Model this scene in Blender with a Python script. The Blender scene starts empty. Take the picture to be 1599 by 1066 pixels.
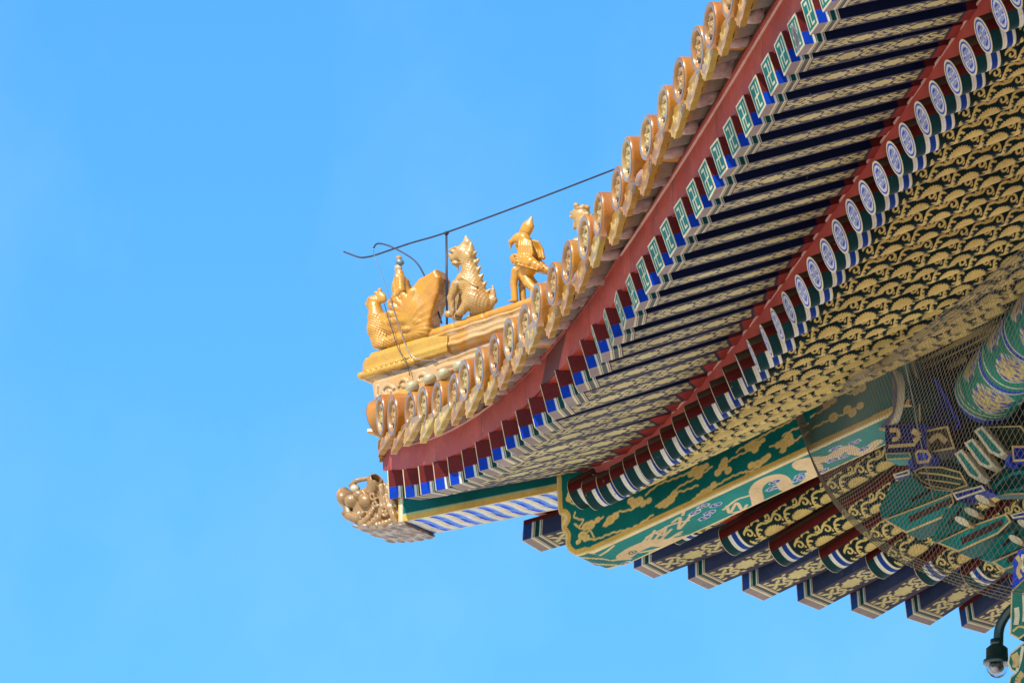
import bpy, math, random
import numpy as np
random.seed(7); rng = np.random.default_rng(7)
SC = bpy.context.scene
COL = SC.collection

# ------------------------------------------------------------------ frame of reference
# one module = 0.25 m (rafter spacing).  u runs along the near eave, v along the far eave, z up.
S = 0.25; Z0 = 13.75
def V(p):
    p = np.asarray(p, float)
    q = p * S
    q[..., 2] += Z0
    return q
CAM = np.array([166.4577, -29.5342, -48.4542])
CR = np.array([0.183978, 0.98293, 0.0]); CU = np.array([0.294656, -0.055152, 0.95401]); CF = np.array([-0.937726, 0.175517, 0.299773])
FPX = 15394.23
# ------------------------------------------------------------------ camera
cd = bpy.data.cameras.new('camera'); cam = bpy.data.objects.new('camera', cd); COL.objects.link(cam)
cd.sensor_width = 36; cd.lens = FPX / 1599 * 36; cd.clip_start = 1; cd.clip_end = 5000
from mathutils import Matrix, Vector
M = Matrix.Identity(4)
for i in range(3):
    M[i][0] = CR[i]; M[i][1] = CU[i]; M[i][2] = -CF[i]; M[i][3] = V(CAM)[i]
cam.matrix_world = M; SC.camera = cam
# ------------------------------------------------------------------ sky, sun, exposure
SUN = np.array([0.36, -0.48, 0.80]); SUN /= np.linalg.norm(SUN)
w = bpy.data.worlds.new('World'); SC.world = w; w.use_nodes = True
nt = w.node_tree; bg = nt.nodes['Background']
sk = nt.nodes.new('ShaderNodeTexSky'); sk.sky_type = 'NISHITA'; sk.sun_disc = False
sk.sun_elevation = math.asin(SUN[2]); sk.sun_rotation = math.atan2(SUN[0], SUN[1])
sk.altitude = 50; sk.air_density = 1.0; sk.dust_density = 0.0; sk.ozone_density = 6.0
hs = nt.nodes.new('ShaderNodeHueSaturation'); hs.inputs['Saturation'].default_value = 1.24; hs.inputs['Hue'].default_value = .4935
nt.links.new(sk.outputs[0], hs.inputs['Color']); tc = nt.nodes.new('ShaderNodeTexCoord'); mp = nt.nodes.new('ShaderNodeMapping'); mp.inputs['Rotation'].default_value = (.3, .5, .4); mp.inputs['Scale'].default_value = (9, 30, 22)
cn = nt.nodes.new('ShaderNodeTexNoise'); cn.inputs['Scale'].default_value = 1; cn.inputs['Detail'].default_value = 6; cn.inputs['Roughness'].default_value = .55
cr = nt.nodes.new('ShaderNodeValToRGB'); cr.color_ramp.elements[0].position = .45; cr.color_ramp.elements[0].color = (0, 0, 0, 1); cr.color_ramp.elements[1].position = .8; cr.color_ramp.elements[1].color = (.045, .045, .045, 1)
cm = nt.nodes.new('ShaderNodeMix'); cm.data_type = 'RGBA'; cm.inputs[7].default_value = (7, 8, 9, 1)
nt.links.new(tc.outputs['Generated'], mp.inputs[0]); nt.links.new(mp.outputs[0], cn.inputs['Vector']); nt.links.new(cn.outputs[0], cr.inputs[0]); nt.links.new(cr.outputs[0], cm.inputs[0]); nt.links.new(hs.outputs[0], cm.inputs[6])
nt.links.new(cm.outputs[2], bg.inputs[0]); bg.inputs[1].default_value = 0.131
sl = bpy.data.lights.new('sun', 'SUN'); sl.energy = 4.6; sl.angle = math.radians(0.5); sl.color = (1, .94, .85)
so = bpy.data.objects.new('sun', sl); COL.objects.link(so)
so.rotation_euler = Vector((-SUN).tolist()).to_track_quat('-Z', 'Y').to_euler()
so.location = (0, 0, 60)
SC.view_settings.view_transform = 'Standard'; SC.view_settings.look = 'None'
SC.view_settings.exposure = 0.93; SC.view_settings.gamma = 1

# ------------------------------------------------------------------ materials
def newmat(name):
    m = bpy.data.materials.new(name); m.use_nodes = True
    return m, m.node_tree, m.node_tree.nodes['Principled BSDF']
def N(nt, t, **k):
    n = nt.nodes.new(t)
    for a, b in k.items(): setattr(n, a, b)
    return n
def noise(nt, scale, detail=5, rough=.6, co='Object', rnd=False):
    tc = N(nt, 'ShaderNodeTexCoord'); n = N(nt, 'ShaderNodeTexNoise')
    if rnd:   # every copy gets its own wear
        oi = N(nt, 'ShaderNodeObjectInfo'); sc = N(nt, 'ShaderNodeVectorMath', operation='MULTIPLY_ADD'); nt.links.new(oi.outputs['Random'], sc.inputs[0]); sc.inputs[1].default_value = (37, 53, 71); nt.links.new(tc.outputs[co], sc.inputs[2])
        n.inputs['Scale'].default_value = scale; n.inputs['Detail'].default_value = detail; n.inputs['Roughness'].default_value = rough
        nt.links.new(sc.outputs[0], n.inputs['Vector']); return n
    n.inputs['Scale'].default_value = scale; n.inputs['Detail'].default_value = detail; n.inputs['Roughness'].default_value = rough
    nt.links.new(tc.outputs[co], n.inputs['Vector']); return n
def ramp(nt, src, stops):
    r = N(nt, 'ShaderNodeValToRGB'); e = r.color_ramp.elements
    while len(e) < len(stops): e.new(.5)
    for x, (p, c) in zip(e, stops): x.position = p; x.color = (*c, 1) if len(c) == 3 else c
    nt.links.new(src, r.inputs[0]); return r
def mix(nt, a, b, f, mode='MIX'):
    m = N(nt, 'ShaderNodeMix', data_type='RGBA', blend_type=mode)
    for s, v in ((m.inputs[6], a), (m.inputs[7], b), (m.inputs[0], f)):
        if hasattr(v, 'links'): nt.links.new(v, s)
        elif isinstance(v, tuple): s.default_value = (*v, 1)
        else: s.default_value = v
    return m.outputs[2]
def bump(nt, bs, h, strength, dist):
    b = N(nt, 'ShaderNodeBump'); b.inputs['Strength'].default_value = strength; b.inputs['Distance'].default_value = dist
    nt.links.new(h, b.inputs['Height']); nt.links.new(b.outputs[0], bs.inputs['Normal'])

def mat_paint(name, rough=.5, var=.35, glaze=False):
    """painted timber / glazed ceramic: colours come from the pattern painted on the mesh, dirt from noise"""
    m, nt, bs = newmat(name)
    at = N(nt, 'ShaderNodeAttribute', attribute_name='Col')
    n1 = noise(nt, 9 if not glaze else 14, 6, .65, rnd=True); r1 = ramp(nt, n1.outputs[0], [(.3, (1 - var,) * 3), (.7, (1.0,) * 3)])
    c = mix(nt, at.outputs['Color'], r1.outputs[0], 1.0, 'MULTIPLY')
    n2 = noise(nt, 90, 4, .7, rnd=True); r2 = ramp(nt, n2.outputs[0], [(.35, (.72,) * 3), (.6, (1.0,) * 3)])
    c = mix(nt, c, r2.outputs[0], .6, 'MULTIPLY')
    oi = N(nt, 'ShaderNodeObjectInfo')
    ro = ramp(nt, oi.outputs['Random'], [(0, (.86, .86, .86)), (1, (1.05, 1.05, 1.05))])
    c = mix(nt, c, ro.outputs[0], 1.0, 'MULTIPLY')
    if glaze:
        ro2 = ramp(nt, oi.outputs['Random'], [(0, (1, .86, .7)), (.45, (1, 1, 1)), (1, (1, 1.2, 1.35))])
        c = mix(nt, c, ro2.outputs[0], 1.0, 'MULTIPLY')
        n3 = noise(nt, 5, 7, .72, rnd=True); r3 = ramp(nt, n3.outputs[0], [(.63, (0,) * 3), (.72, (1,) * 3)])
        c = mix(nt, c, (.38, .235, .14), r3.outputs[0])
        nt.links.new(ramp(nt, n3.outputs[0], [(.5, (rough,) * 3), (.66, (.75,) * 3)]).outputs[0], bs.inputs['Roughness'])
        bump(nt, bs, n2.outputs[0], .25, .004)
    else:
        n4 = noise(nt, 16, 8, .78, rnd=True); r4 = ramp(nt, n4.outputs[0], [(.64, (0,) * 3), (.68, (.8,) * 3)])
        c = mix(nt, c, (.13, .115, .095), r4.outputs[0])
        n5 = noise(nt, 3.5, 4, .6, rnd=True); c = mix(nt, c, ramp(nt, n5.outputs[0], [(.35, (.80, .78, .74)), (.62, (1.06, 1.05, 1.03))]).outputs[0], 1.0, 'MULTIPLY')
        mm = N(nt, 'ShaderNodeMath', operation='MULTIPLY'); mm.inputs[1].default_value = .10
        nt.links.new(at.outputs['Alpha'], mm.inputs[0]); nt.links.new(mm.outputs[0], bs.inputs['Metallic'])
        bs.inputs['Roughness'].default_value = rough
        bump(nt, bs, n2.outputs[0], .15, .002)
    bs.inputs['IOR'].default_value = 1.5 if glaze else 1.13
    nt.links.new(c, bs.inputs['Base Color']); return m
PAINT = mat_paint('painted_timber', .55, .16)
GLZ = mat_paint('glazed_tile', .28, .3, True)

def mat_noise(name, stops, scale=6, rough=.6, bumps=0, dist=.01, metallic=0, co='Object', detail=6):
    m, nt, bs = newmat(name); n = noise(nt, scale, detail, .65, co)
    nt.links.new(ramp(nt, n.outputs[0], stops).outputs[0], bs.inputs['Base Color'])
    bs.inputs['Roughness'].default_value = rough; bs.inputs['Metallic'].default_value = metallic
    if bumps: bump(nt, bs, n.outputs[0], bumps, dist)
    return m
def mat_board(name, a, c, d):
    m, nt, bs = newmat(name); n1 = noise(nt, 3.2, 6, .65); n2 = noise(nt, 14, 6, .75)
    col = ramp(nt, n1.outputs[0], [(.3, a), (.52, c), (.72, d)]).outputs[0]
    col = mix(nt, col, (.42, .2, .15), ramp(nt, n2.outputs[0], [(.60, (0,) * 3), (.72, (.6,) * 3)]).outputs[0])
    tc = N(nt, 'ShaderNodeTexCoord'); wv = N(nt, 'ShaderNodeTexBrick'); wv.inputs['Scale'].default_value = 1.0; wv.inputs['Brick Width'].default_value = .85; wv.inputs['Row Height'].default_value = 40; wv.inputs['Mortar Size'].default_value = .004
    for k_, v_ in (('Color1', (1, 1, 1, 1)), ('Color2', (.84, .84, .84, 1)), ('Mortar', (.25, .2, .2, 1))): wv.inputs[k_].default_value = v_
    nt.links.new(tc.outputs['Object'], wv.inputs['Vector']); col = mix(nt, col, wv.outputs['Color'], 1.0, 'MULTIPLY')
    n3 = noise(nt, 40, 4, .7); col = mix(nt, col, ramp(nt, n3.outputs[0], [(.3, (.7,) * 3), (.6, (1,) * 3)]).outputs[0], .7, 'MULTIPLY')
    nt.links.new(col, bs.inputs['Base Color']); bs.inputs['Roughness'].default_value = .6; bs.inputs['Specular IOR Level'].default_value = .25
    bump(nt, bs, n2.outputs[0], .2, .004); return m
RED = mat_board('red_board', (.21, .022, .012), (.31, .036, .018), (.37, .066, .038))
RED_OLD = mat_noise('red_board', [(.3, (.24, .026, .014)), (.5, (.36, .045, .022)), (.72, (.43, .085, .05))], 3.2, .55)
RED2 = mat_noise('red_board_small', [(.3, (.24, .024, .014)), (.7, (.36, .05, .03))], 3, .5)
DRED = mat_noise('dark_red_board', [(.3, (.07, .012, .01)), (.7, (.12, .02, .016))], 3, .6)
MORTAR = mat_noise('pink_mortar', [(.3, (.16, .085, .07)), (.6, (.28, .165, .13)), (.8, (.34, .26, .20))], 18, .9, .5, .01)
SEAM = mat_noise('board_seam', [(.3, (.36, .17, .12)), (.7, (.48, .27, .2))], 12, .7)
IRON = mat_noise('dark_iron', [(.3, (.015, .016, .03)), (.7, (.03, .03, .05))], 30, .5, metallic=.4)
STEEL = mat_noise('steel_cable', [(.3, (.16, .165, .19)), (.7, (.26, .26, .29))], 30, .35, metallic=.8)
GROUND = mat_noise('stone_paving', [(.3, (.66, .62, .55)), (.7, (.76, .72, .64))], .8, .85, co='Object')
DECK = mat_noise('roof_clay', [(.3, (.42, .2, .04)), (.7, (.55, .3, .07))], 2, .4)
WALL = mat_noise('red_wall', [(.3, (.25, .04, .03)), (.7, (.32, .06, .045))], 2, .7)
NETM = mat_noise('net_twine', [(.3, (.085, .066, .04)), (.7, (.135, .108, .068))], 20, .8)
GREENP = mat_noise('green_enamel', [(.3, (.002, .014, .014)), (.7, (.003, .024, .022))], 20, .35)
def mat_statue(name, base, alt, worn, wornlo=.52):
    m, nt, bs = newmat(name)
    n1 = noise(nt, 4, 6, .7); n2 = noise(nt, 22, 6, .7); n3 = noise(nt, 7, 8, .75)
    c = mix(nt, base, alt, ramp(nt, n1.outputs[0], [(.35, (0,) * 3), (.65, (1,) * 3)]).outputs[0])
    c = mix(nt, c, worn, ramp(nt, n3.outputs[0], [(wornlo, (0,) * 3), (wornlo + .1, (1,) * 3)]).outputs[0])
    c = mix(nt, c, ramp(nt, n2.outputs[0], [(.3, (.6,) * 3), (.6, (1,) * 3)]).outputs[0], .8, 'MULTIPLY')
    nt.links.new(c, bs.inputs['Base Color']); nt.links.new(ramp(nt, n2.outputs[0], [(.35, (.65,) * 3), (.58, (.26,) * 3)]).outputs[0], bs.inputs['Roughness'])
    bump(nt, bs, n2.outputs[0], .4, .008); return m
ST_OR = mat_statue('amber_glaze', (.40, .15, .005), (.44, .21, .011), (.37, .22, .06), .62)
ST_BUFF = mat_statue('buff_glaze', (.33, .17, .035), (.39, .235, .07), (.31, .135, .016), .55)
ST_YEL = mat_statue('yellow_glaze', (.39, .185, .008), (.42, .23, .02), (.40, .27, .18), .60)
ST_PINK = mat_statue('worn_glaze', (.40, .215, .06), (.42, .28, .14), (.43, .19, .02), .50)
ST_HEAD = mat_statue('brown_glaze', (.21, .10, .022), (.28, .165, .06), (.17, .15, .14), .56)

# ------------------------------------------------------------------ object helpers
def obj(name, verts, faces, mat, parent=None, smooth=False, cols=None, world=True, mats=None, midx=None):
    me = bpy.data.meshes.new(name)
    vs = V(verts) if world else np.asarray(verts, float) * S
    me.from_pydata(vs.tolist(), [], [list(map(int, f)) for f in faces])
    for m in (mats or [mat]): me.materials.append(m)
    if midx is not None: me.polygons.foreach_set('material_index', np.asarray(midx, np.int32))
    if smooth: me.polygons.foreach_set('use_smooth', [True] * len(me.polygons))
    if cols is not None:
        ca = me.color_attributes.new('Col', 'FLOAT_COLOR', 'POINT')
        ca.data.foreach_set('color', np.asarray(cols, np.float32).ravel())
    me.update()
    o = bpy.data.objects.new(name, me); COL.objects.link(o)
    if parent is not None: o.parent = parent
    return o
def empty(name, loc=(0, 0, 0)):
    o = bpy.data.objects.new(name, None); COL.objects.link(o); o.location = loc; o.empty_display_size = .2; return o
def tag(o, label=None, cat=None, group=None, kind=None):
    if label: o['label'] = label
    if cat: o['category'] = cat
    if group: o['group'] = group
    if kind: o['kind'] = kind
    return o
class PM:
    """collects grid patches (with painted colours), loose polygons"""
    def __init__(s): s.v = []; s.f = []; s.c = []; s.n = 0
    def grid(s, P, C, flip=False):
        a, b = P.shape[:2]; s.v.append(P.reshape(-1, 3)); s.c.append(np.broadcast_to(C, (a, b, 4)).reshape(-1, 4))
        i = np.arange(a - 1)[:, None] * b + np.arange(b - 1)[None] + s.n
        q = np.stack([i, i + b, i + b + 1, i + 1], -1).reshape(-1, 4)
        s.f += (q[:, ::-1] if flip else q).tolist(); s.n += a * b
    def poly(s, P, c):
        P = np.asarray(P, float); s.v.append(P); s.c.append(np.broadcast_to(np.asarray(c, float), (len(P), 4)))
        s.f.append(list(range(s.n, s.n + len(P)))); s.n += len(P)
    def prism(s, P, Q, c, cs=None):
        """front loop P, back loop Q"""
        P = np.asarray(P, float); Q = np.asarray(Q, float); s.poly(P, c); s.poly(Q[::-1], c)
        for i in range(len(P)):
            j = (i + 1) % len(P); s.poly([P[j], P[i], Q[i], Q[j]], cs if cs is not None else c)
    def box(s, lo, hi, c):
        x0, y0, z0 = lo; x1, y1, z1 = hi
        s.prism([(x0, y0, z0), (x1, y0, z0), (x1, y0, z1), (x0, y0, z1)], [(x0, y1, z0), (x1, y1, z0), (x1, y1, z1), (x0, y1, z1)], c)
    def build(s, name, mat, parent=None, smooth=False, world=True):
        return obj(name, np.concatenate(s.v), s.f, mat, parent, smooth, np.concatenate(s.c), world)
def place(o, origin, ax, up=(0, 0, 1), sx=1.0, world=True):
    ax = np.asarray(ax, float); ax = ax / np.linalg.norm(ax); ay = np.cross(up, ax); ay /= np.linalg.norm(ay); az = np.cross(ax, ay)
    m = Matrix.Identity(4); p = V(origin)
    for i in range(3): m[i][0] = ax[i] * sx; m[i][1] = ay[i]; m[i][2] = az[i]; m[i][3] = p[i]
    o.matrix_world = m
def copy_tree(o, parent, children):
    c = o.copy(); COL.objects.link(c); c.parent = parent
    out = []
    for ch in children:
        d = ch.copy(); COL.objects.link(d); d.parent = c; out.append(d)
    return c
def hit(px, py, n, p0):
    """point where the sight line of a photo pixel meets the plane through p0 with normal n"""
    d = CF + (px - 799.5) / FPX * CR + (533 - py) / FPX * CU
    n = np.asarray(n, float); return CAM + d * ((np.dot(n, p0) - n @ CAM) / (n @ d))
R2 = math.sqrt(2); DG = np.array([1, 1, 0]) / R2; NV = np.array([1, -1, 0]) / R2
def dg(px, py, off=0.0): return hit(px, py, NV, NV * off)
# 2-D paint helpers -------------------------------------------------
def seg_d(X, Y, pts):
    d = np.full(X.shape, 1e9)
    for (x0, y0), (x1, y1) in zip(pts[:-1], pts[1:]):
        dx, dy = x1 - x0, y1 - y0; l2 = dx * dx + dy * dy + 1e-12
        t = np.clip(((X - x0) * dx + (Y - y0) * dy) / l2, 0, 1)
        d = np.minimum(d, np.hypot(X - x0 - t * dx, Y - y0 - t * dy))
    return d
def near(gm, X, Y, pts, rad, pad=.3):
    # gm = min(gm, distance to the stroke - rad), X increasing along axis 0
    x = X[:, 0]; i0 = np.searchsorted(x, min(q[0] for q in pts) - pad); i1 = np.searchsorted(x, max(q[0] for q in pts) + pad)
    if i1 > i0: gm[i0:i1] = np.minimum(gm[i0:i1], seg_d(X[i0:i1], Y[i0:i1], pts) - rad)
def smooth_pts(p, n=6):
    p = np.asarray(p, float); q = np.vstack([2 * p[0] - p[1], p, 2 * p[-1] - p[-2]]); out = []
    for i in range(1, len(q) - 2):
        for t in np.linspace(0, 1, n, endpoint=False):
            a, b, c, d = q[i - 1:i + 3]
            out.append(.5 * ((2 * b) + (-a + c) * t + (2 * a - 5 * b + 4 * c - d) * t * t + (-a + 3 * b - 3 * c + d) * t ** 3))
    out.append(p[-1]); return np.array(out)
def spiral(cx, cy, r0, r1, a0, a1, n=16):
    t = np.linspace(0, 1, n); a = a0 + (a1 - a0) * t; r = r0 + (r1 - r0) * t
    return np.stack([cx + r * np.cos(a), cy + r * np.sin(a)], 1)
def inpoly(X, Y, P):
    c = np.zeros(X.shape, bool); P = np.asarray(P); j = len(P) - 1
    for i in range(len(P)):
        xi, yi = P[i]; xj, yj = P[j]
        k = ((yi > Y) != (yj > Y)) & (X < (xj - xi) * (Y - yi) / (yj - yi + 1e-12) + xi); c ^= k; j = i
    return c
def lay(C, mask, col):
    m = np.clip(mask, 0, 1)[..., None]; return C * (1 - m) + np.asarray(col) * m
def rgba(r, g, b, a=0): return np.array([r, g, b, a], float)
GOLD = rgba(.60, .43, .15, 1); GOLD2 = rgba(.62, .45, .16, 1); CREAM = rgba(.54, .46, .29); WHITE = rgba(.54, .56, .51)
TEAL = rgba(.004, .105, .095); BLUE = rgba(.004, .04, .36); NAVY = rgba(.004, .007, .026); MAROON = rgba(.11, .016, .016); DGREEN = rgba(.005, .03, .032)
OCHRE = rgba(.50, .31, .07, .6); INK = rgba(.004, .014, .014)

# ------------------------------------------------------------------ eave curves (measured in modules)
FU = [0.22, 1.35, 2.44, 3.51, 4.56, 5.6, 6.62, 7.64, 8.66, 9.68, 10.71, 11.73, 12.76, 13.78, 14.81, 15.84, 16.87, 17.9, 18.93, 19.95, 20.96, 21.96, 22.96, 23.94, 24.91, 25.88, 26.83, 27.77, 28.7, 29.63, 30.56, 31.49]
FZ = [2.189, 1.884, 1.616, 1.38, 1.173, 0.992, 0.832, 0.693, 0.57, 0.463, 0.369, 0.287, 0.215, 0.153, 0.099, 0.054, 0.016, -0.015, -0.04, -0.058, -0.069, -0.075, -0.075, -0.07, -0.06, -0.046, -0.028, -0.008, 0.013, 0.034, 0.052, 0.064]
RU = [3.05, 4.12, 5.1, 6.02, 6.9, 7.76, 8.62, 9.48, 10.34, 11.22, 12.12, 13.02, 13.94, 14.87, 15.8, 16.74, 17.69, 18.63, 19.57, 20.52, 21.46, 22.4, 23.35, 24.3, 25.25, 26.22, 27.2, 28.18, 29.18, 30.19, 31.2, 32.21, 33.21]
RZ = [0.948, 0.714, 0.537, 0.402, 0.296, 0.208, 0.132, 0.064, 0.0, -0.06, -0.118, -0.172, -0.221, -0.266, -0.304, -0.334, -0.357, -0.371, -0.378, -0.378, -0.373, -0.364, -0.352, -0.342, -0.335, -0.333, -0.335, -0.340, -0.353, -0.365, -0.375, -0.38, -0.38]
TU = [0.31, 1.56, 2.78, 3.99, 5.19, 6.39, 7.6, 8.81, 10.03, 11.26, 12.51, 13.77, 15.04, 16.33, 17.62, 18.92, 20.23, 21.53, 22.82, 24.1, 25.35, 26.58, 27.75]
TZ = [3.081, 2.764, 2.469, 2.2, 1.959, 1.747, 1.564, 1.409, 1.281, 1.178, 1.098, 1.039, 0.997, 0.971, 0.957, 0.953, 0.958, 0.969, 0.987, 1.009, 1.038, 1.075, 1.122]
SU = [2.38, 5.14, 6.77, 8.52, 10.11, 12.11, 13.84, 14.9, 16.75, 18.21, 22.38, 24.19, 28.2, 31.49]
SZ = [1.6, 1.1, .9, .72, .6, .52, .45, .42, .37, .35, .36, .36, .36, .36]
for k in range(1, 5):
    FU.append(31.49 + .95 * k); FZ.append(.066)
    RU.append(33.21 + 1.0 * k); RZ.append(-.38)
    if k < 4: TU.append(27.75 + 1.26 * k); TZ.append(1.122 + .02 * k)
def ext(u, X, Y):
    u = np.asarray(u, float); y = np.interp(u, X, Y); s = (Y[1] - Y[0]) / (X[1] - X[0])
    return np.where(u < X[0], Y[0] + s * (u - X[0]), y)
def off_(u, v0, W, L=19.4, n=2.36): return v0 - W * np.clip((L - np.asarray(u, float)) / L, 0, None) ** n
vf = lambda u: off_(u, 0, .68); vr = lambda u: off_(u, 2.7, .78); vt = lambda u: off_(u, -.5, .36); vs = lambda u: off_(u, 2.8, .68)
zf = lambda u: ext(u, FU, FZ); zr = lambda u: ext(u, RU, RZ); zt = lambda u: ext(u, TU, TZ); zs = lambda u: ext(u, SU, SZ)
CONV = 20.5
def fandir(u, v):
    if u >= CONV: return np.array([0, 1.0])
    d = np.array([CONV - u, CONV - v]); return d / np.linalg.norm(d)
def mir(p, b):  # the far eave mirrors the near one across the hip
    p = np.asarray(p, float)
    return p[..., [1, 0, 2]] if b else p

HALL = empty('palace_hall', V((9, 9, 0)).tolist()); HALL.location = (12 * S, 12 * S, 0)
tag(HALL, 'palace hall corner with upturned yellow tiled eaves, gold painted rafters and green hip beam', 'building')
bpy.context.view_layer.update()
HINV = HALL.matrix_world.inverted()
def own(o, parent=HALL):
    o.parent = parent; o.matrix_parent_inverse = HINV if parent is HALL else Matrix.Identity(4); return o

# ------------------------------------------------------------------ painted rafters
def flying_meshes(worn=False, mf=.58, side=NAVY, BLUE=BLUE, h=.515):
    w2, Lx = .27, 3.5
    # underside
    xs = np.r_[np.arange(0, .4, .0125), np.arange(.4, 2.75, .0105), np.linspace(2.76, Lx, 6)]; ys = np.linspace(-w2, w2, 25)
    X, Y = np.meshgrid(xs, ys, indexing='ij'); C = np.broadcast_to(rgba(.04, .034, .052), X.shape + (4,)).copy()
    g = np.zeros(X.shape)
    per = .92
    for k in range(3):
        xc = .95 + per * k
        a = np.arctan2((Y) / .145, (X - xc) / .2); r = np.hypot((X - xc) / .2, Y / .145)
        g = np.maximum(g, (r < .9 + .1 * np.cos(9 * a)) * 1.0)
    for k in range(-1, 4):
        xm = .95 + per * (k + .5) - .0
        for sx in (-1, 1):
            for sy in (-1, 1):
                for (dx, dy, ang, la, lb) in ((.07, .06, .6, .085, .032), (.19, .13, -.5, .08, .03), (.2, .045, .5, .06, .028), (.1, .17, .25, .07, .025), (.29, .17, .5, .05, .025)):
                    x0 = xm + sx * dx; y0 = sy * dy; t = ang * sx * sy
                    xr = (X - x0) * np.cos(t) + (Y - y0) * np.sin(t); yr = -(X - x0) * np.sin(t) + (Y - y0) * np.cos(t)
                    g = np.maximum(g, ((xr / la) ** 2 + (yr / lb) ** 2 < 1) * 1.0)
            g = np.maximum(g, (seg_d(X, Y, smooth_pts([(xm, 0), (xm + sx * .1, .05), (xm + sx * .2, -.03), (xm + sx * .3, .02)])) < .014) * 1.0)
    g *= (X > .36) & (X < 2.46)
    C = lay(C, g, rgba(.44, .37, .16, 1))
    C[np.abs(Y) > .255] = rgba(.012, .012, .022)
    for a, b, c in ((0, .15, rgba(.22, .17, .16)), (.15, .178, CREAM), (.178, .192, DGREEN), (.192, .212, CREAM), (.212, .28, rgba(.06, .07, .06)), (.28, .305, CREAM), (.305, .318, MAROON), (.318, .335, CREAM), (2.52, 9, rgba(.26, .035, .026))):
        C[(X >= a) & (X < b)] = c
    pm = PM(); pm.grid(np.stack([X, Y, np.full(X.shape, -h)], -1), C)
    # sides
    xs = np.r_[np.arange(0, .42, .0125), np.linspace(.43, 2.5, 8), 2.53, Lx]; zs_ = np.linspace(0, -h, 27)
    X, Z = np.meshgrid(xs, zs_, indexing='ij')
    for sg in (-1, 1):
        C = np.broadcast_to(side, X.shape + (4,)).copy()
        for a, b, c in ((0, .15, BLUE), (.15, .18, WHITE), (.18, .19, DGREEN), (.19, .21, CREAM), (.21, .28, rgba(.004, .05, .05)), (.28, .305, WHITE), (.32, .335, CREAM)):
            C[(X >= a) & (X < b)] = c
        C[(Z > -mf * h) | (X > 2.52)] = MAROON
        C[(Z > -(mf + .02) * h) & (Z < -mf * h) & (X < .15)] = rgba(.05, .02, .1)
        pm.grid(np.stack([X, np.full(X.shape, sg * w2), Z], -1), C, flip=sg > 0)
    pm.poly([(0, -w2, 0), (Lx, -w2, 0), (Lx, w2, 0), (0, w2, 0)], MAROON); pm.poly([(Lx, w2, 0), (Lx, -w2, 0), (Lx, -w2, -h), (Lx, w2, -h)], MAROON)
    body = pm.build('flying_rafter', PAINT, world=False)
    # end panel
    ys = np.linspace(-w2, w2, 41); zz = np.linspace(0, -h, 81); Y, Z = np.meshgrid(ys, zz, indexing='ij')
    C = np.broadcast_to(rgba(.006, .13, .115), Y.shape + (4,)).copy(); m = -h / 2; e = .035
    brd = (np.abs(Y) > w2 - .028) | (Z > -.03) | (Z < -h + .03)
    st = np.minimum.reduce([seg_d(Y, Z, p) for p in ([(0, -.085), (0, -h + .085)], [(-.14, m), (.14, m)], [(0, -.085), (.14, -.085)], [(0, -h + .085), (-.14, -h + .085)], [(-.14, m), (-.14, -.085)], [(.14, m), (.14, -h + .085)])])
    C = lay(C, (st < .019) | brd, CREAM)
    if worn:
        q = seg_d(Y, Z, [(.04, -.2), (-.02, -.33), (.05, -.38)]) + .04 * np.sin(Y * 60) * np.sin(Z * 43)
        C = lay(C, q < .12, rgba(.16, .15, .14)); C = lay(C, q < .045, rgba(.08, .075, .075))
    pe = PM(); pe.grid(np.stack([np.full(Y.shape, -.012), Y, Z], -1), C)
    o = np.array([(-w2, 0), (w2, 0), (w2, -h), (-w2, -h)])
    for i in range(4):
        a, b = o[i], o[(i + 1) % 4]; pe.poly([(-.012, *b), (-.012, *a), (0, *a), (0, *b)], CREAM)
    end = pe.build('end_panel', PAINT, world=False)
    return body, end

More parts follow.
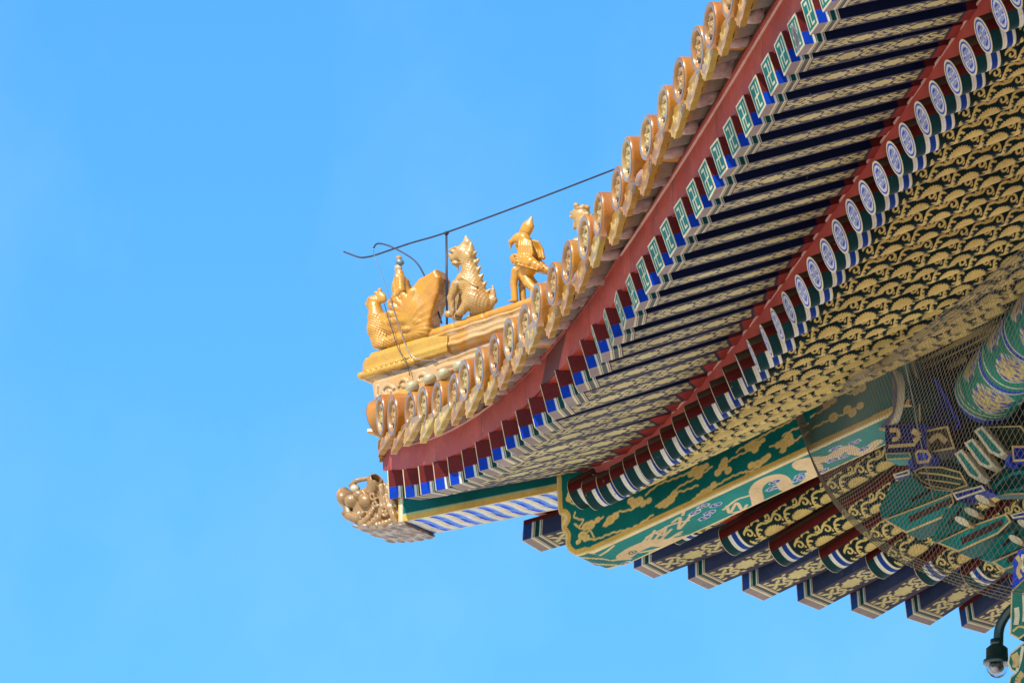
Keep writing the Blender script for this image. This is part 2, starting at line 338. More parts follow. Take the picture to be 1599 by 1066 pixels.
def flower(X, A, xc, r):
    a = np.arctan2(A, X - xc); d = np.hypot((X - xc) / 1.12, A) / r
    return d < .93 + .07 * np.cos(22 * a), a, d
def round_meshes():
    R, Lx = .29, 11.0
    xs = np.r_[np.arange(0, .46, .0125), np.arange(.46, 6.2, .0125), np.linspace(6.3, Lx, 8)]; th = np.linspace(-math.pi, math.pi, 121)
    X, T = np.meshgrid(xs, th, indexing='ij'); A = np.abs(T) * R
    C = np.broadcast_to(INK, X.shape + (4,)).copy()
    g = np.zeros(X.shape); per = .64
    XX = np.mod(X - .98 + per / 2, per) - per / 2          # flower at 0
    f, a, d = flower(XX, A, 0, .18)
    # stem + volutes on the flank, repeated with the flower
    strokes = [(smooth_pts([(-.36, .0), (-.30, .07), (-.27, .17), (-.2, .27), (-.1, .29), (.02, .25), (.12, .26), (.2, .33), (.3, .36), (.36, .34)]), .019),
               (spiral(-.225, .155, .10, .028, -2.0, 4.0), .0175), (spiral(.235, .235, .085, .025, 2.2, -3.6), .0175), (spiral(.06, .345, .07, .02, -2.4, 3.2), .018),
               (smooth_pts([(.36, 0), (.28, .06), (.2, .08), (.15, .14)]), .02), (smooth_pts([(-.2, .05), (-.28, .03), (-.36, .035)]), .02),
               (smooth_pts([(-.12, .36), (-.2, .40), (-.28, .36)]), .02), (smooth_pts([(.3, .15), (.33, .19), (.31, .25)]), .018)]
    for p, wd in strokes: g = np.maximum(g, seg_d(XX, A, p) < wd)
    g = np.maximum(g, A < .012)
    halo = (d < 1.24) & ~f; g = np.where(halo & (A > .03), 0, g)
    g = np.maximum(g, f)
    lines = f & (np.cos(22 * a) < -.75) & (d > .35)
    keep = (X > .46) & (A < 1.32 * R)
    C = lay(C, g * keep, rgba(.50, .375, .12, 1)); C = lay(C, (lines & keep) * .45, rgba(.25, .16, .03, 1))
    # first volute beside the bands
    for a_, b_, c in ((0, .17, DGREEN), (.17, .20, WHITE), (.20, .212, GOLD), (.212, .24, WHITE), (.24, .34, rgba(.008, .035, .18)), (.34, .365, WHITE), (.375, .39, CREAM), (.39, .46, INK)):
        C[(X >= a_) & (X < b_)] = c
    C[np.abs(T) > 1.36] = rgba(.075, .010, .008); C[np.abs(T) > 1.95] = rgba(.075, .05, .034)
    P = np.stack([X, R * np.sin(T), -R * np.cos(T)], -1)
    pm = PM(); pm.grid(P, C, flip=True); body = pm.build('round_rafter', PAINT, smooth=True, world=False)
    rr = np.linspace(0, R, 36); tt = np.linspace(0, 2 * math.pi, 73); Rr, Tt = np.meshgrid(rr, tt, indexing='ij')
    Y, Z = Rr * np.sin(Tt), -Rr * np.cos(Tt)
    C = np.broadcast_to(rgba(.47, .47, .44), Y.shape + (4,)).copy()
    bars = np.zeros(Y.shape)
    for y0, hh in ((-.165, .06), (-.11, .13), (-.055, .165), (.0, .18), (.055, .165), (.11, .13), (.165, .06)):
        bars = np.maximum(bars, (np.abs(Y - y0) < .0155) & (np.abs(Z) < hh) & ~((np.abs(np.abs(Z) - .05) < .012) & (abs(y0) > .03)))
    for z0, y0, hw in ((.135, .03, .07), (-.135, -.03, .07), (.03, .14, .04), (-.03, -.14, .04)):
        bars = np.maximum(bars, (np.abs(Z - z0) < .014) & (np.abs(Y - y0) < hw))
    C = lay(C, bars, rgba(.02, .04, .34)); C = lay(C, (Rr > .222) & (Rr < .254), rgba(.02, .04, .34)); C = lay(C, Rr > .264, CREAM)
    pe = PM(); pe.grid(np.stack([np.full(Y.shape, -.01), Y, Z], -1), C, flip=True)
    pe.grid(np.stack([np.array([[-.01] * 73, [0] * 73]), np.array([R * np.sin(tt)] * 2), np.array([-R * np.cos(tt)] * 2)], -1), CREAM)
    end = pe.build('end_disc', PAINT, world=False)
    return body, end

fb, fe = flying_meshes(); fb2, fe2 = flying_meshes(True); fb3, fe3 = flying_meshes(False, .22, rgba(.03, .042, .09), rgba(.016, .05, .19), .40); rb, re_ = round_meshes()
used = set()
def use(body, end):
    if body not in used:
        used.add(body); b = body; e = end; own(b); e.parent = b
    else:
        b = body.copy(); COL.objects.link(b); own(b); e = end.copy(); COL.objects.link(e); e.parent = b
    return b
def axis3(p, q, b):
    return mir(np.asarray(q) - np.asarray(p), b)
fly_lines = {0: [], 1: []}; rnd_lines = {0: [], 1: []}
for b in (0, 1):
    for j, (u, z) in enumerate(zip(FU, FZ)):
        if b and (j > 15 or j < 1): continue
        if b: u = j + 1.25; z = float(zf(u)) - .13
        d = fandir(u - .25, float(vf(u))); z = float(zf(u)) - (.245 if b else 0)
        v = float(vf(u)) + .245 * d[0]; u = u - .245 * d[1]      # from the measured corner to the middle of the end
        # run in to the small eave board
        L = 2.4
        for _ in range(20):
            L = (float(vs(u + d[0] * L)) - v) / d[1]
        q = np.array([u + d[0] * L, v + d[1] * L, float(zs(u + d[0] * L)) + (.40 if b else .515)])
        p = np.array([u, v, z]); ax = axis3(p, q, b); l = np.linalg.norm(ax)
        o = use(*((fb2, fe2) if (b == 0 and j == 31) else (fb3, fe3) if b else (fb, fe)))
        sl = -(float(zf(u + .6)) - float(zf(u - .4))); jt = rng.normal(size=3) * .009; place(o, mir(p + jt, b), ax + jt, up=mir((sl * .9 + rng.normal() * .02, 0, 1), b), sx=l / 2.84); fly_lines[b].append((p, (q - p) / l, l))
    for j, (u, z) in enumerate(zip(RU, RZ)):
        if b and j > 15: break
        v = float(vr(u)); d = fandir(u, v)
        if (u - v) / R2 < .80: u = v + .80 * R2
        tp = .43 - .20 * max(0, (20 - u) / 20) ** 1.2
        p = np.array([u, v, z]); dr = np.array([d[0], d[1], tp]); dr /= np.linalg.norm(dr)
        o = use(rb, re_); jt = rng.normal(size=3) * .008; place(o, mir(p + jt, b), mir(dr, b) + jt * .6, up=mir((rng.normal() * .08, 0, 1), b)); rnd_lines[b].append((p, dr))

def strip(name, rows, mat, close=True, smooth=False, b=0, solid=None):
    """rows: list of cross-section loops (n,3) swept along the eave"""
    n = len(rows[0]); v = np.concatenate([np.asarray(r, float) for r in rows]); v = mir(v, b); f = []
    for i in range(len(rows) - 1):
        for k in range(n if close else n - 1):
            a, c = i * n + k, i * n + (k + 1) % n
            q = [a, c, c + n, a + n]; f.append(q[::-1] if b else q)
    if close: f.append(list(range(n))); f.append(list(range(len(v) - n, len(v)))[::-1])
    o = obj(name, v, f, mat, None, smooth)
    if solid:
        m = o.modifiers.new('thick', 'SOLIDIFY'); m.thickness = solid * S; m.offset = 0
    return own(o)
for b in (0, 1):
    us = np.r_[np.linspace(-.45, 18, 60), np.linspace(19, 36, 12)] if not b else np.linspace(-.45, 22, 60)
    rows = []; rows2 = []; rows3 = []; rows4 = []
    for u in us:
        v, z, t = float(vf(u)) + .07, float(zf(u + .12)) + .004, float(zt(u))
        k = np.clip((18 - u) / 18, 0, 1); sm_ = z + .57 - .17 * k; top = t - .40
        rows.append([(u, v, z), (u, v - .015, sm_), (u, v + .22, sm_), (u, v + .22, z)])
        rows2.append([(u, v - .045, sm_ + .022), (u, v - .06, top), (u, v + .2, top), (u, v + .2, sm_ + .022)])
        rows3.append([(u, v - .05, sm_ + .002), (u, v - .05, sm_ + .02), (u, v + .2, sm_ + .02), (u, v + .2, sm_ + .002)])
    strip('eave_board', rows, RED, b=b); strip('tile_board', rows2, RED, b=b); strip('board_seam', rows3, SEAM, b=b)
    rows = []; rows4 = []
    for u in (us if b == 0 else us):
        if u < 2.4: continue
        v, z0, z1 = float(vs(u)), float(zr(u)) + .29 - .03, float(zs(u)) + .02
        z0 = min(z0, z1 - .12)
        rows.append([(u, v, z0), (u, v - .02, z1 - .03), (u, v + .25, z1 + .05), (u, v + .25, z0 + .1)])
        rows4.append([(u, v - .033, z1 - .045), (u, v - .04, z1 - .012), (u, v + .1, z1 - .012), (u, v + .1, z1 - .045)])
    strip('small_eave_board', rows, RED2, b=b); strip('small_board_edge', rows4, SEAM, b=b)
    # ceiling boards lying on the rafters
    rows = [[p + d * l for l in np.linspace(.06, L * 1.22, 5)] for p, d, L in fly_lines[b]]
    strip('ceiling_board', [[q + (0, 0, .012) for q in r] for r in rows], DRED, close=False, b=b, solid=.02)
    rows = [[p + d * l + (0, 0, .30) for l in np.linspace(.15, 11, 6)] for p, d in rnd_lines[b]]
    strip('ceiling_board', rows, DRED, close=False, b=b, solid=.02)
    # tiled roof deck
    rows = []
    for u in np.r_[np.linspace(-.9, 20, 40), np.linspace(22, 60, 12)]:
        v0, z0 = float(vt(u)) + .2, float(zt(u)) - .28
        lim = max(u, v0 + .05)
        ss = np.linspace(0, 1, 9) * (lim - v0)
        rows.append([(u, v0 + s_, z0 + .02 + .40 * s_ + .006 * s_ * s_ - .02 * max(0, z0 - .9) * s_ * .6) for s_ in ss])
    strip('roof_deck', rows, DECK, close=False, b=b, solid=.06)

# ------------------------------------------------------------------ tiles
def cap_tile_meshes():
    R, Lx = .365, 1.3; G = rgba(.39, .135, .010); G2 = rgba(.41, .18, .022)
    th = np.linspace(0, 2 * math.pi, 49); xs = np.r_[-.0, .015, .05, .3, .7, Lx]
    rad = np.array([R - .012, R, R, R, R - .004, R - .004])
    X, T = np.meshgrid(xs, th, indexing='ij'); Rr = np.broadcast_to(rad[:, None], X.shape)
    P = np.stack([X, Rr * np.sin(T), -Rr * np.cos(T)], -1); C = np.broadcast_to(G, X.shape + (4,)).copy(); C[X > .5] = G2
    pm = PM(); pm.grid(P, C, flip=True); body = pm.build('cap_tile', GLZ, smooth=True, world=False)
    rr = np.linspace(0, R - .012, 44); tt = np.linspace(0, 2 * math.pi, 81); Rr, T = np.meshgrid(rr, tt, indexing='ij')
    Y, Z = Rr * np.sin(T), -Rr * np.cos(T)
    dr = np.minimum.reduce([seg_d(Y, Z, p) for p in (spiral(0, 0, .20, .09, 1.2, 6.4, 24), spiral(.02, -.01, .10, .02, 3.4, 9.0, 18), smooth_pts([(-.13, .1), (-.02, .16), (.1, .12)]), smooth_pts([(.08, -.1), (.15, -.04), (.2, -.1)]), smooth_pts([(-.1, -.04), (-.17, -.1), (-.1, -.16)]), smooth_pts([(.05, .06), (.13, .05), (.17, .1)]), [(-.05, .05), (-.12, .02)])])
    rel = np.clip(1 - dr / .035, 0, 1) ** .6
    rim = np.clip((Rr - .262) / .02, 0, 1)
    X = .085 - .06 * rel - .085 * rim - .0 * rim
    C = np.broadcast_to(rgba(.13, .05, .010), X.shape + (4,)).copy(); C = lay(C, rel, rgba(.45, .28, .075)); C = lay(C, (rim > .3) * 1., rgba(.40, .19, .04)); C = lay(C, (Rr > .285), rgba(.25, .165, .105))
    pe = PM(); pe.grid(np.stack([X - .006, Y, Z], -1), C, flip=True); disc = pe.build('tile_disc', GLZ, smooth=True, world=False)
    return body, disc
def drip_tile_meshes():
    # pan tile: a trough between two barrels; its lip carries a pointed plaque leaning outwards
    G = rgba(.40, .21, .03); K = rgba(.20, .14, .10); W = .50; dep = .27
    ys = np.linspace(-W, W, 21); arc = lambda y: -.16 - dep * (1 - (y / W) ** 2)
    pm = PM(); X, Y = np.meshgrid(np.array([0, .1, .5, 1.2]), ys, indexing='ij')
    C = np.broadcast_to(K, X.shape + (4,)).copy(); C[X < .06] = G
    Zb = arc(Y) - .05
    pm.grid(np.stack([X, Y, Zb], -1), C, flip=False); pm.grid(np.stack([X, Y, arc(Y)], -1), np.broadcast_to(G, X.shape + (4,)), flip=True)
    for sgn in (0, -1): pm.poly([(0, ys[sgn], arc(ys[sgn])), (1.2, ys[sgn], arc(ys[sgn])), (1.2, ys[sgn], arc(ys[sgn]) - .05), (0, ys[sgn], arc(ys[sgn]) - .05)], G)
    trough = pm.build('drip_tile', GLZ, smooth=False, world=False)
    # plaque: a flat lobed leaf hung from the lip, leaning outwards
    W2 = .55; yp = np.linspace(-W2, W2, 33); prof = lambda y: .15 + .34 * np.clip(1 - np.abs(y / W2) ** 1.35, 0, 1) + .045 * np.abs(np.cos(y / W2 * 2.5 * math.pi)) * (np.abs(y) < W2 * .97)
    t = np.linspace(0, 1, 15); Y, T = np.meshgrid(yp, t, indexing='ij'); zt0 = -.17
    Z = zt0 - prof(Y) * T
    lean = lambda z, y: -.03 - .45 * (zt0 - z)
    rel = np.clip(1 - np.minimum.reduce([seg_d(Y, Z, p) for p in (spiral(0, -.40, .11, .03, 0.3, 6.5), smooth_pts([(-.40, -.25), (-.27, -.29), (-.18, -.40)]), smooth_pts([(.40, -.25), (.27, -.29), (.18, -.40)]), smooth_pts([(-.06, -.55), (0, -.60), (.06, -.55)]))]) / .03, 0, 1)
    edge = np.clip((np.minimum(T, 1 - T) - .0) / .12, 0, 1)
    Xf = lean(Z, Y) - .02 * rel + .02 * edge; C = np.broadcast_to(rgba(.38, .185, .025), Y.shape + (4,)).copy(); C = lay(C, edge * (1 - rel) * .8, rgba(.29, .145, .03)); C = lay(C, rel, rgba(.47, .32, .10))
    pe = PM(); pe.grid(np.stack([Xf, Y, Z], -1), C, flip=True); th = .11
    Xb = lean(Z, Y) + th; pe.grid(np.stack([Xb, Y, Z], -1), np.broadcast_to(G, Y.shape + (4,)))
    E = np.stack([Y, Z], -1); loop = [(i, 0) for i in range(33)] + [(32, j) for j in range(1, 15)] + [(i, 14) for i in range(31, -1, -1)] + [(0, j) for j in range(13, 0, -1)]
    for a in range(len(loop)):
        (i, j), (k, l) = loop[a], loop[(a + 1) % len(loop)]
        pe.poly([(Xf[i, j], Y[i, j], Z[i, j]), (Xf[k, l], Y[k, l], Z[k, l]), (Xb[k, l], Y[k, l], Z[k, l]), (Xb[i, j], Y[i, j], Z[i, j])], rgba(.38, .21, .035))
    return trough, pe.build('drip_plaque', GLZ, world=False)
def ico(r, sub, amp, seed, sq=(1, 1, 1)):
    import bmesh
    bm = bmesh.new(); bmesh.ops.create_icosphere(bm, subdivisions=sub, radius=1); v = np.array([x.co[:] for x in bm.verts]); f = [[x.index for x in q.verts] for q in bm.faces]; bm.free()
    g = np.random.default_rng(seed); k = g.normal(size=(14, 3)) * 3.2; ph = g.uniform(0, 6, 14); d = sum(np.sin(v @ a + p) for a, p in zip(k, ph)) / 6
    return v * (1 + amp * d[:, None]) * r * np.asarray(sq), f
ct, cdisc = cap_tile_meshes(); dt, dpl = drip_tile_meshes()
morts = [obj('mortar_lump', *ico(.21, 3, .4, s_, (1.6, 1.3, .85)), MORTAR, None, True, world=False) for s_ in range(4)]
DOME = mat_statue('pale_glaze', (.32, .26, .12), (.36, .29, .15), (.28, .18, .06), .6)
dome_v, dome_f = ico(.125, 3, .0, 1)
for i, (u, z) in enumerate(zip(TU, TZ)):
    v = float(vt(u)); jit = rng.normal(size=3) * .026
    o = use(ct, cdisc); place(o, (u + jit[0], v + jit[1], z + jit[2]), (-.05 + jit[0] * .7, 1, .06 + jit[2]), up=(0, 0, 1))
    if i < len(TU) - 1:
        um = (u + TU[i + 1]) / 2; zm = (z + TZ[i + 1]) / 2; slope = (TZ[i + 1] - z) / (TU[i + 1] - u)
        o = use(dt, dpl); up = np.array([-slope * .75, 0, 1]); place(o, (um, float(vt(um)) + .06 + jit[0], zm + .02 + jit[1]), (0.03 * rng.normal(), 1, float(np.interp(um, [0, 5, 14], [.0, .10, .34]))), up=up)
    if i >= 7:
        m = morts[i % 4]
        if i >= 11: m = m.copy(); COL.objects.link(m)
        own(m); place(m, (u + .16, v + .42, z - .24), (rng.normal() * .2, 1, .2))
    if 2 <= i <= 5:
        q_ = hit(*[(644, 604), (671, 592), (693, 584), (718, 572)][i - 2], (1, 0, 0), (u + .05, 0, 0))
        d_ = obj('tile_nail_cap', dome_v * (1, 1, .9), dome_f, mat=None, smooth=True, world=False, mats=[DOME]); own(d_); place(d_, q_, (0, 1, .3))
# corner tile at 45 degrees
c = -.70
o = use(ct, cdisc); place(o, (c, c, 3.36), (1, 1, .25))
o = use(dt, dpl); place(o, (c + .42, c + .05, 3.22), (.45, 1, .2), up=(.35, 0, 1))

# ------------------------------------------------------------------ hip beams
def plane_patch(ds, zs_, off):
    D, Z = np.meshgrid(ds, zs_, indexing='ij'); return D, Z, np.stack([(D + off) / R2, (D - off) / R2, Z], -1)
HB = .48
def bz(pts, off):  # photo outline -> (d, z) on the beam's side plane
    return np.array([((p[0] + p[1]) / R2, p[2]) for p in (dg(x, y, off) for x, y in pts)])
# upper hip beam
ub = bz([(622, 770), (632, 813), (870, 766), (1010, 738)], HB)
d0, d1 = ub[0, 0], 6.0
zb = lambda d: np.interp(d, [ub[1, 0], ub[2, 0], ub[3, 0] + 3], [ub[1, 1], ub[2, 1], ub[3, 1] + 3 * (ub[3, 1] - ub[2, 1]) / (ub[3, 0] - ub[2, 0])])
pm = PM()
ds = np.linspace(d0, d1, 160); tt = np.linspace(0, 1, 60); D, T = np.meshgrid(ds, tt, indexing='ij'); zl = zb(D); Z = zl + T * 1.25
C = np.broadcast_to(rgba(.004, .085, .078), D.shape + (4,)).copy(); C = lay(C, (Z - zl < .105), OCHRE); C = lay(C, (Z - zl >= .105) & (Z - zl < .135), rgba(.30, .33, .16)); C = lay(C, (D - d0 < .10) & (D - d0 > .03), CREAM); C = lay(C, (D - d0 <= .03), OCHRE)
pm.grid(np.stack([(D + HB) / R2, (D - HB) / R2, Z], -1), C, flip=False)
os_ = np.linspace(HB, -HB, 60); D, O = np.meshgrid(np.linspace(d0, d1, 420), os_, indexing='ij')
sk_ = D - d0 - .0; C = np.broadcast_to(rgba(.60, .60, .52), D.shape + (4,)).copy()
ph = (D - d0) / .34 + (O / HB) * .20 - .13 * np.sin((O / HB) * 3); fr = np.mod(ph, 1)
C = lay(C, (fr < .48) * 1., rgba(.10, .25, .72)); C = lay(C, (fr < .24) * (np.sin(ph.astype(int) * 7 + O * 14 + 9 * fr) > -.55), rgba(.01, .05, .55)); C = lay(C, (fr > .82) & (fr < .92), rgba(.52, .42, .25))
C = lay(C, np.abs(O) > HB - .045, CREAM); C = lay(C, (D - d0 < .12), CREAM)
pm.grid(np.stack([(D + O) / R2, (D - O) / R2, zb(D) - 0 * D], -1), C, flip=False)
Zt_ = lambda d: zb(d) + 1.25
for sg in (-1,):
    P = np.stack([np.stack([(ds + sg * HB) / R2, (ds - sg * HB) / R2, zb(ds)], -1), np.stack([(ds + sg * HB) / R2, (ds - sg * HB) / R2, Zt_(ds)], -1)], 1); pm.grid(P, TEAL, flip=True)
P = np.stack([np.stack([(ds + HB) / R2, (ds - HB) / R2, Zt_(ds)], -1), np.stack([(ds - HB) / R2, (ds + HB) / R2, Zt_(ds)], -1)], 1); pm.grid(P, MAROON)
pm.poly([((d0 + HB) / R2, (d0 - HB) / R2, zb(d0)), ((d0 - HB) / R2, (d0 + HB) / R2, zb(d0)), ((d0 - HB) / R2, (d0 + HB) / R2, Zt_(d0)), ((d0 + HB) / R2, (d0 - HB) / R2, Zt_(d0))], MAROON)
own(pm.build('upper_hip_beam', PAINT))
# lower hip beam with scalloped head
HL = .52
edge_px = [(869.5, 748), (872, 799), (881, 803), (884, 809), (880, 817), (877, 825), (884, 836), (883, 848), (886, 857), (891.5, 863), (898, 866.5), (908, 864.5), (915, 862), (924, 861), (1000, 827.5), (1100, 780), (1270, 703), (1315, 680)]
el = bz(edge_px, HL); top_px = bz([(869.5, 742), (1400, 500)], HL)
lowd = np.r_[np.linspace(el[:, 0].min(), 10.2, 900), np.linspace(10.3, 10.6, 3)]
head = el[:14]
bl = el[13:]; sl_ = (bl[-1, 1] - bl[0, 1]) / (bl[-1, 0] - bl[0, 0])
zlow = lambda d: bl[0, 1] + sl_ * (np.asarray(d) - bl[0, 0])
ztop = lambda d: top_px[0, 1] + .62 * sl_ * (np.asarray(d) - top_px[0, 0]) + .55
D, T = np.meshgrid(lowd, np.linspace(0, 1, 130), indexing='ij')
# lower limit of the head at each d
hd = np.linspace(el[:, 0].min(), bl[0, 0], 160)
def headlow(d):
    P = smooth_pts(el[:14], 5); z = []
    for x in np.atleast_1d(d):
        c_ = [P[i, 1] + (x - P[i, 0]) / (P[i + 1, 0] - P[i, 0] + 1e-9) * (P[i + 1, 1] - P[i, 1]) for i in range(len(P) - 1) if min(P[i, 0], P[i + 1, 0]) <= x <= max(P[i, 0], P[i + 1, 0]) + 1e-6]
        z.append(min(c_) if c_ else zlow(x))
    return np.array(z)
lowz = np.where(lowd < bl[0, 0], headlow(lowd), zlow(lowd))
Zl = lowz[:, None]; Zt2 = np.maximum(ztop(lowd), lowz + .01)[:, None]; Z = Zl + (Zt2 - Zl) * T
C = np.broadcast_to(rgba(.003, .10, .085), D.shape + (4,)).copy()
edl = seg_d(D, Z, np.vstack([smooth_pts(el[:14], 4), [[10.6, zlow(10.6)]]])[::1])
clouds = [[(895, 770), (885, 780), (905, 788), (893, 775)], [(898, 800), (897, 808), (911, 812), (902, 822), (897, 818)], [(897, 818), (912, 826), (925, 818), (942, 806)], [(901, 845), (912, 835), (920, 828), (928, 838)], [(920, 842), (935, 840), (955, 832), (980, 826), (998, 818), (1020, 803)],
          [(942, 820), (955, 808), (962, 800), (985, 795), (1005, 783), (1016, 780)], [(986, 788), (1000, 783), (1015, 780)], [(1008, 772), (1030, 755), (1050, 748), (1075, 738)], [(1075, 738), (1090, 735), (1082, 740)], [(1024, 790), (1042, 785), (1055, 770), (1070, 765), (1090, 757)], [(1045, 775), (1060, 760), (1088, 745), (1112, 728)],
          [(1080, 780), (1100, 772), (1112, 760)], [(1118, 738), (1130, 725), (1150, 712), (1170, 703)], [(1150, 705), (1165, 695), (1190, 690)], [(1165, 738), (1185, 728), (1200, 715)], [(1112, 762), (1140, 745), (1165, 735)], [(1175, 690), (1200, 675), (1225, 662), (1242, 652)], [(1202, 698), (1218, 690), (1232, 685)], [(1218, 705), (1235, 692), (1250, 682), (1262, 675)], [(1222, 680), (1240, 670), (1262, 662)],
          [(1266, 650), (1285, 640), (1300, 628)], [(1270, 668), (1295, 655), (1320, 645), (1345, 632)], [(1288, 690), (1310, 678), (1340, 665), (1365, 655)], [(1320, 615), (1335, 612), (1350, 604)]]
gm = np.full(D.shape, 9.)
for cpx in clouds:
    q = smooth_pts(bz(cpx, HL), 6); q = q + np.stack([0 * q[:, 0], .012 * np.sin(q[:, 0] * 40)], 1); near(gm, D, Z, q, .016)
for (x, y, r) in [(892, 772, 9), (899, 778, 7), (888, 778, 6), (921, 820, 8), (914, 822, 7), (932, 812, 5), (908, 836, 7), (914, 840, 6), (902, 846, 4), (952, 812, 8), (960, 806, 6), (946, 818, 5), (990, 786, 8), (997, 782, 7), (984, 782, 6), (1003, 787, 5), (1012, 782, 5), (1038, 786, 8), (1046, 780, 8), (1030, 789, 5), (1052, 772, 6), (1085, 736, 9), (1093, 733, 7), (1101, 728, 5), (1078, 740, 6), (1090, 742, 7), (1098, 770, 7), (1106, 765, 6), (1090, 775, 5), (1113, 757, 5), (1128, 728, 8), (1136, 735, 6), (1130, 720, 6), (1120, 738, 6), (1174, 696, 9), (1167, 698, 6), (1182, 694, 6), (1178, 702, 6), (1190, 688, 4), (1172, 727, 6), (1182, 725, 7), (1192, 718, 6), (1198, 713, 5), (1222, 692, 8), (1230, 684, 8), (1214, 696, 5), (1222, 703, 5), (1234, 690, 6), (1290, 632, 7), (1300, 626, 6), (1300, 652, 8), (1322, 640, 7), (1330, 645, 7), (1342, 634, 6), (1285, 692, 6), (1345, 606, 7), (1335, 612, 6)]:
    c0 = bz([(x, y)], HL)[0]; near(gm, D, Z, [c0, c0 + (.03, .012)], r * .85 / 84)
C = lay(C, np.clip(.5 - gm / .012, 0, 1), rgba(.62, .43, .14, .8)); C = lay(C, ((gm < -.03) & (np.mod(gm * 30, 1) < .35)) * .5, rgba(.28, .17, .04, .8))
C = lay(C, edl < .10, OCHRE); C = lay(C, edl < .03, rgba(.58, .45, .2, .5))
pm = PM(); pm.grid(np.stack([(D + HL) / R2, (D - HL) / R2, Z], -1), C, flip=False)
# underside: dragon among clouds
p0 = np.array([(bl[0, 0] + HL) / R2, (bl[0, 0] - HL) / R2, bl[0, 1]]); nn = np.cross(NV, np.array([1 / R2, 1 / R2, sl_])); nn /= np.linalg.norm(nn)
def bu(pts):
    out = []
    for x, y in pts:
        q = hit(x, y, nn, p0); out.append(((q[0] + q[1]) / R2, (q[0] - q[1]) / R2))
    return np.array(out)
du = np.r_[np.linspace(bl[0, 0] - .02, 10.2, 800), np.linspace(10.3, 10.6, 3)]; os_ = np.linspace(HL, -HL, 90); D, O = np.meshgrid(du, os_, indexing='ij')
C = np.broadcast_to(rgba(.003, .17, .145), D.shape + (4,)).copy()
body = bu([(975, 868), (990, 858), (1015, 848), (1045, 846), (1080, 838), (1110, 828), (1140, 815), (1165, 806), (1182, 795), (1183, 780), (1180, 765), (1190, 752), (1210, 745), (1222, 750), (1228, 760), (1245, 762), (1262, 752), (1272, 738), (1270, 728), (1255, 728), (1250, 722), (1268, 718), (1295, 715), (1320, 700), (1345, 706), (1370, 690)])
bp = smooth_pts(body, 8); w_ = np.interp(np.arange(len(bp)), [0, 20, 70, 100, 150, len(bp)], [.17, .15, .11, .13, .15, .10])
gm = np.full(D.shape, 9.)
for i in range(0, len(bp) - 1): near(gm, D, O, bp[i:i + 2], w_[i] - (.025 if i % 3 == 0 else 0))
dark = gm.copy()
for cpx in [[(1010, 838), (1030, 828), (1050, 818), (1075, 812)], [(1050, 815), (1062, 808), (1060, 825), (1070, 815), (1078, 805)], [(1000, 850), (1020, 832), (1035, 835), (1040, 822)], [(1030, 850), (1050, 838), (1062, 834)], [(1130, 795), (1150, 780), (1165, 775), (1180, 770)], [(1135, 790), (1140, 800), (1150, 785), (1158, 795)], [(1000, 862), (1020, 858), (1040, 852), (1060, 850)], [(1120, 825), (1135, 820), (1160, 815)], [(1200, 785), (1215, 775), (1235, 770)], [(1240, 765), (1262, 765), (1285, 745)], [(940, 878), (960, 874), (985, 872)], [(930, 870), (945, 862), (958, 852)], [(1008, 850), (1018, 836), (1022, 828)], [(1018, 848), (1030, 833), (1036, 826)], [(1028, 846), (1042, 832), (1048, 826)], [(1040, 846), (1056, 834), (1064, 830)], [(1015, 862), (1040, 856), (1056, 848)], [(1020, 866), (1048, 862), (1075, 850)], [(1078, 806), (1090, 800)], [(1066, 804), (1070, 792)], [(1145, 800), (1160, 796), (1166, 788)]]:
    near(gm, D, O, smooth_pts(bu(cpx), 6), .028)
C = lay(C, np.clip(.5 - gm / .014, 0, 1), rgba(.56, .41, .22))
C = lay(C, (dark < -.02) * (np.mod(D * 16 + O * 9, 1) < .3) * .45, rgba(.45, .28, .12))
for x, y in [(1098, 790), (1108, 800), (1085, 800), (1118, 788), (1100, 808), (1210, 752), (1206, 762), (1250, 742), (1246, 748), (1255, 705), (1245, 712), (1285, 735), (1280, 742), (975, 880), (1025, 862), (1305, 700), (1318, 712), (1335, 690), (1350, 700), (1300, 718)]:
    c0 = bu([(x, y)])[0]; q = np.hypot((D - c0[0]) / 1.7, O - c0[1]) + .012 * np.sin(D * 70) * np.sin(O * 60)
    C = lay(C, q < .075, rgba(.45, .5, .45)); C = lay(C, q < .058, rgba(.02, .06, .30)); C = lay(C, q < .028, rgba(.45, .3, .2))
e0 = bu([(988, 862)])[0]; q = np.hypot(D - e0[0], O - e0[1]); C = lay(C, q < .08, rgba(.01, .12, .11)); C = lay(C, q < .05, rgba(.56, .41, .22)); C = lay(C, q < .025, INK)
C = lay(C, O > HL - .10, rgba(.60, .47, .24, .4)); C = lay(C, O < -HL + .045, rgba(.60, .47, .24, .4)); 
pm.grid(np.stack([(D + O) / R2, (D - O) / R2, zlow(D)], -1), C, flip=False)
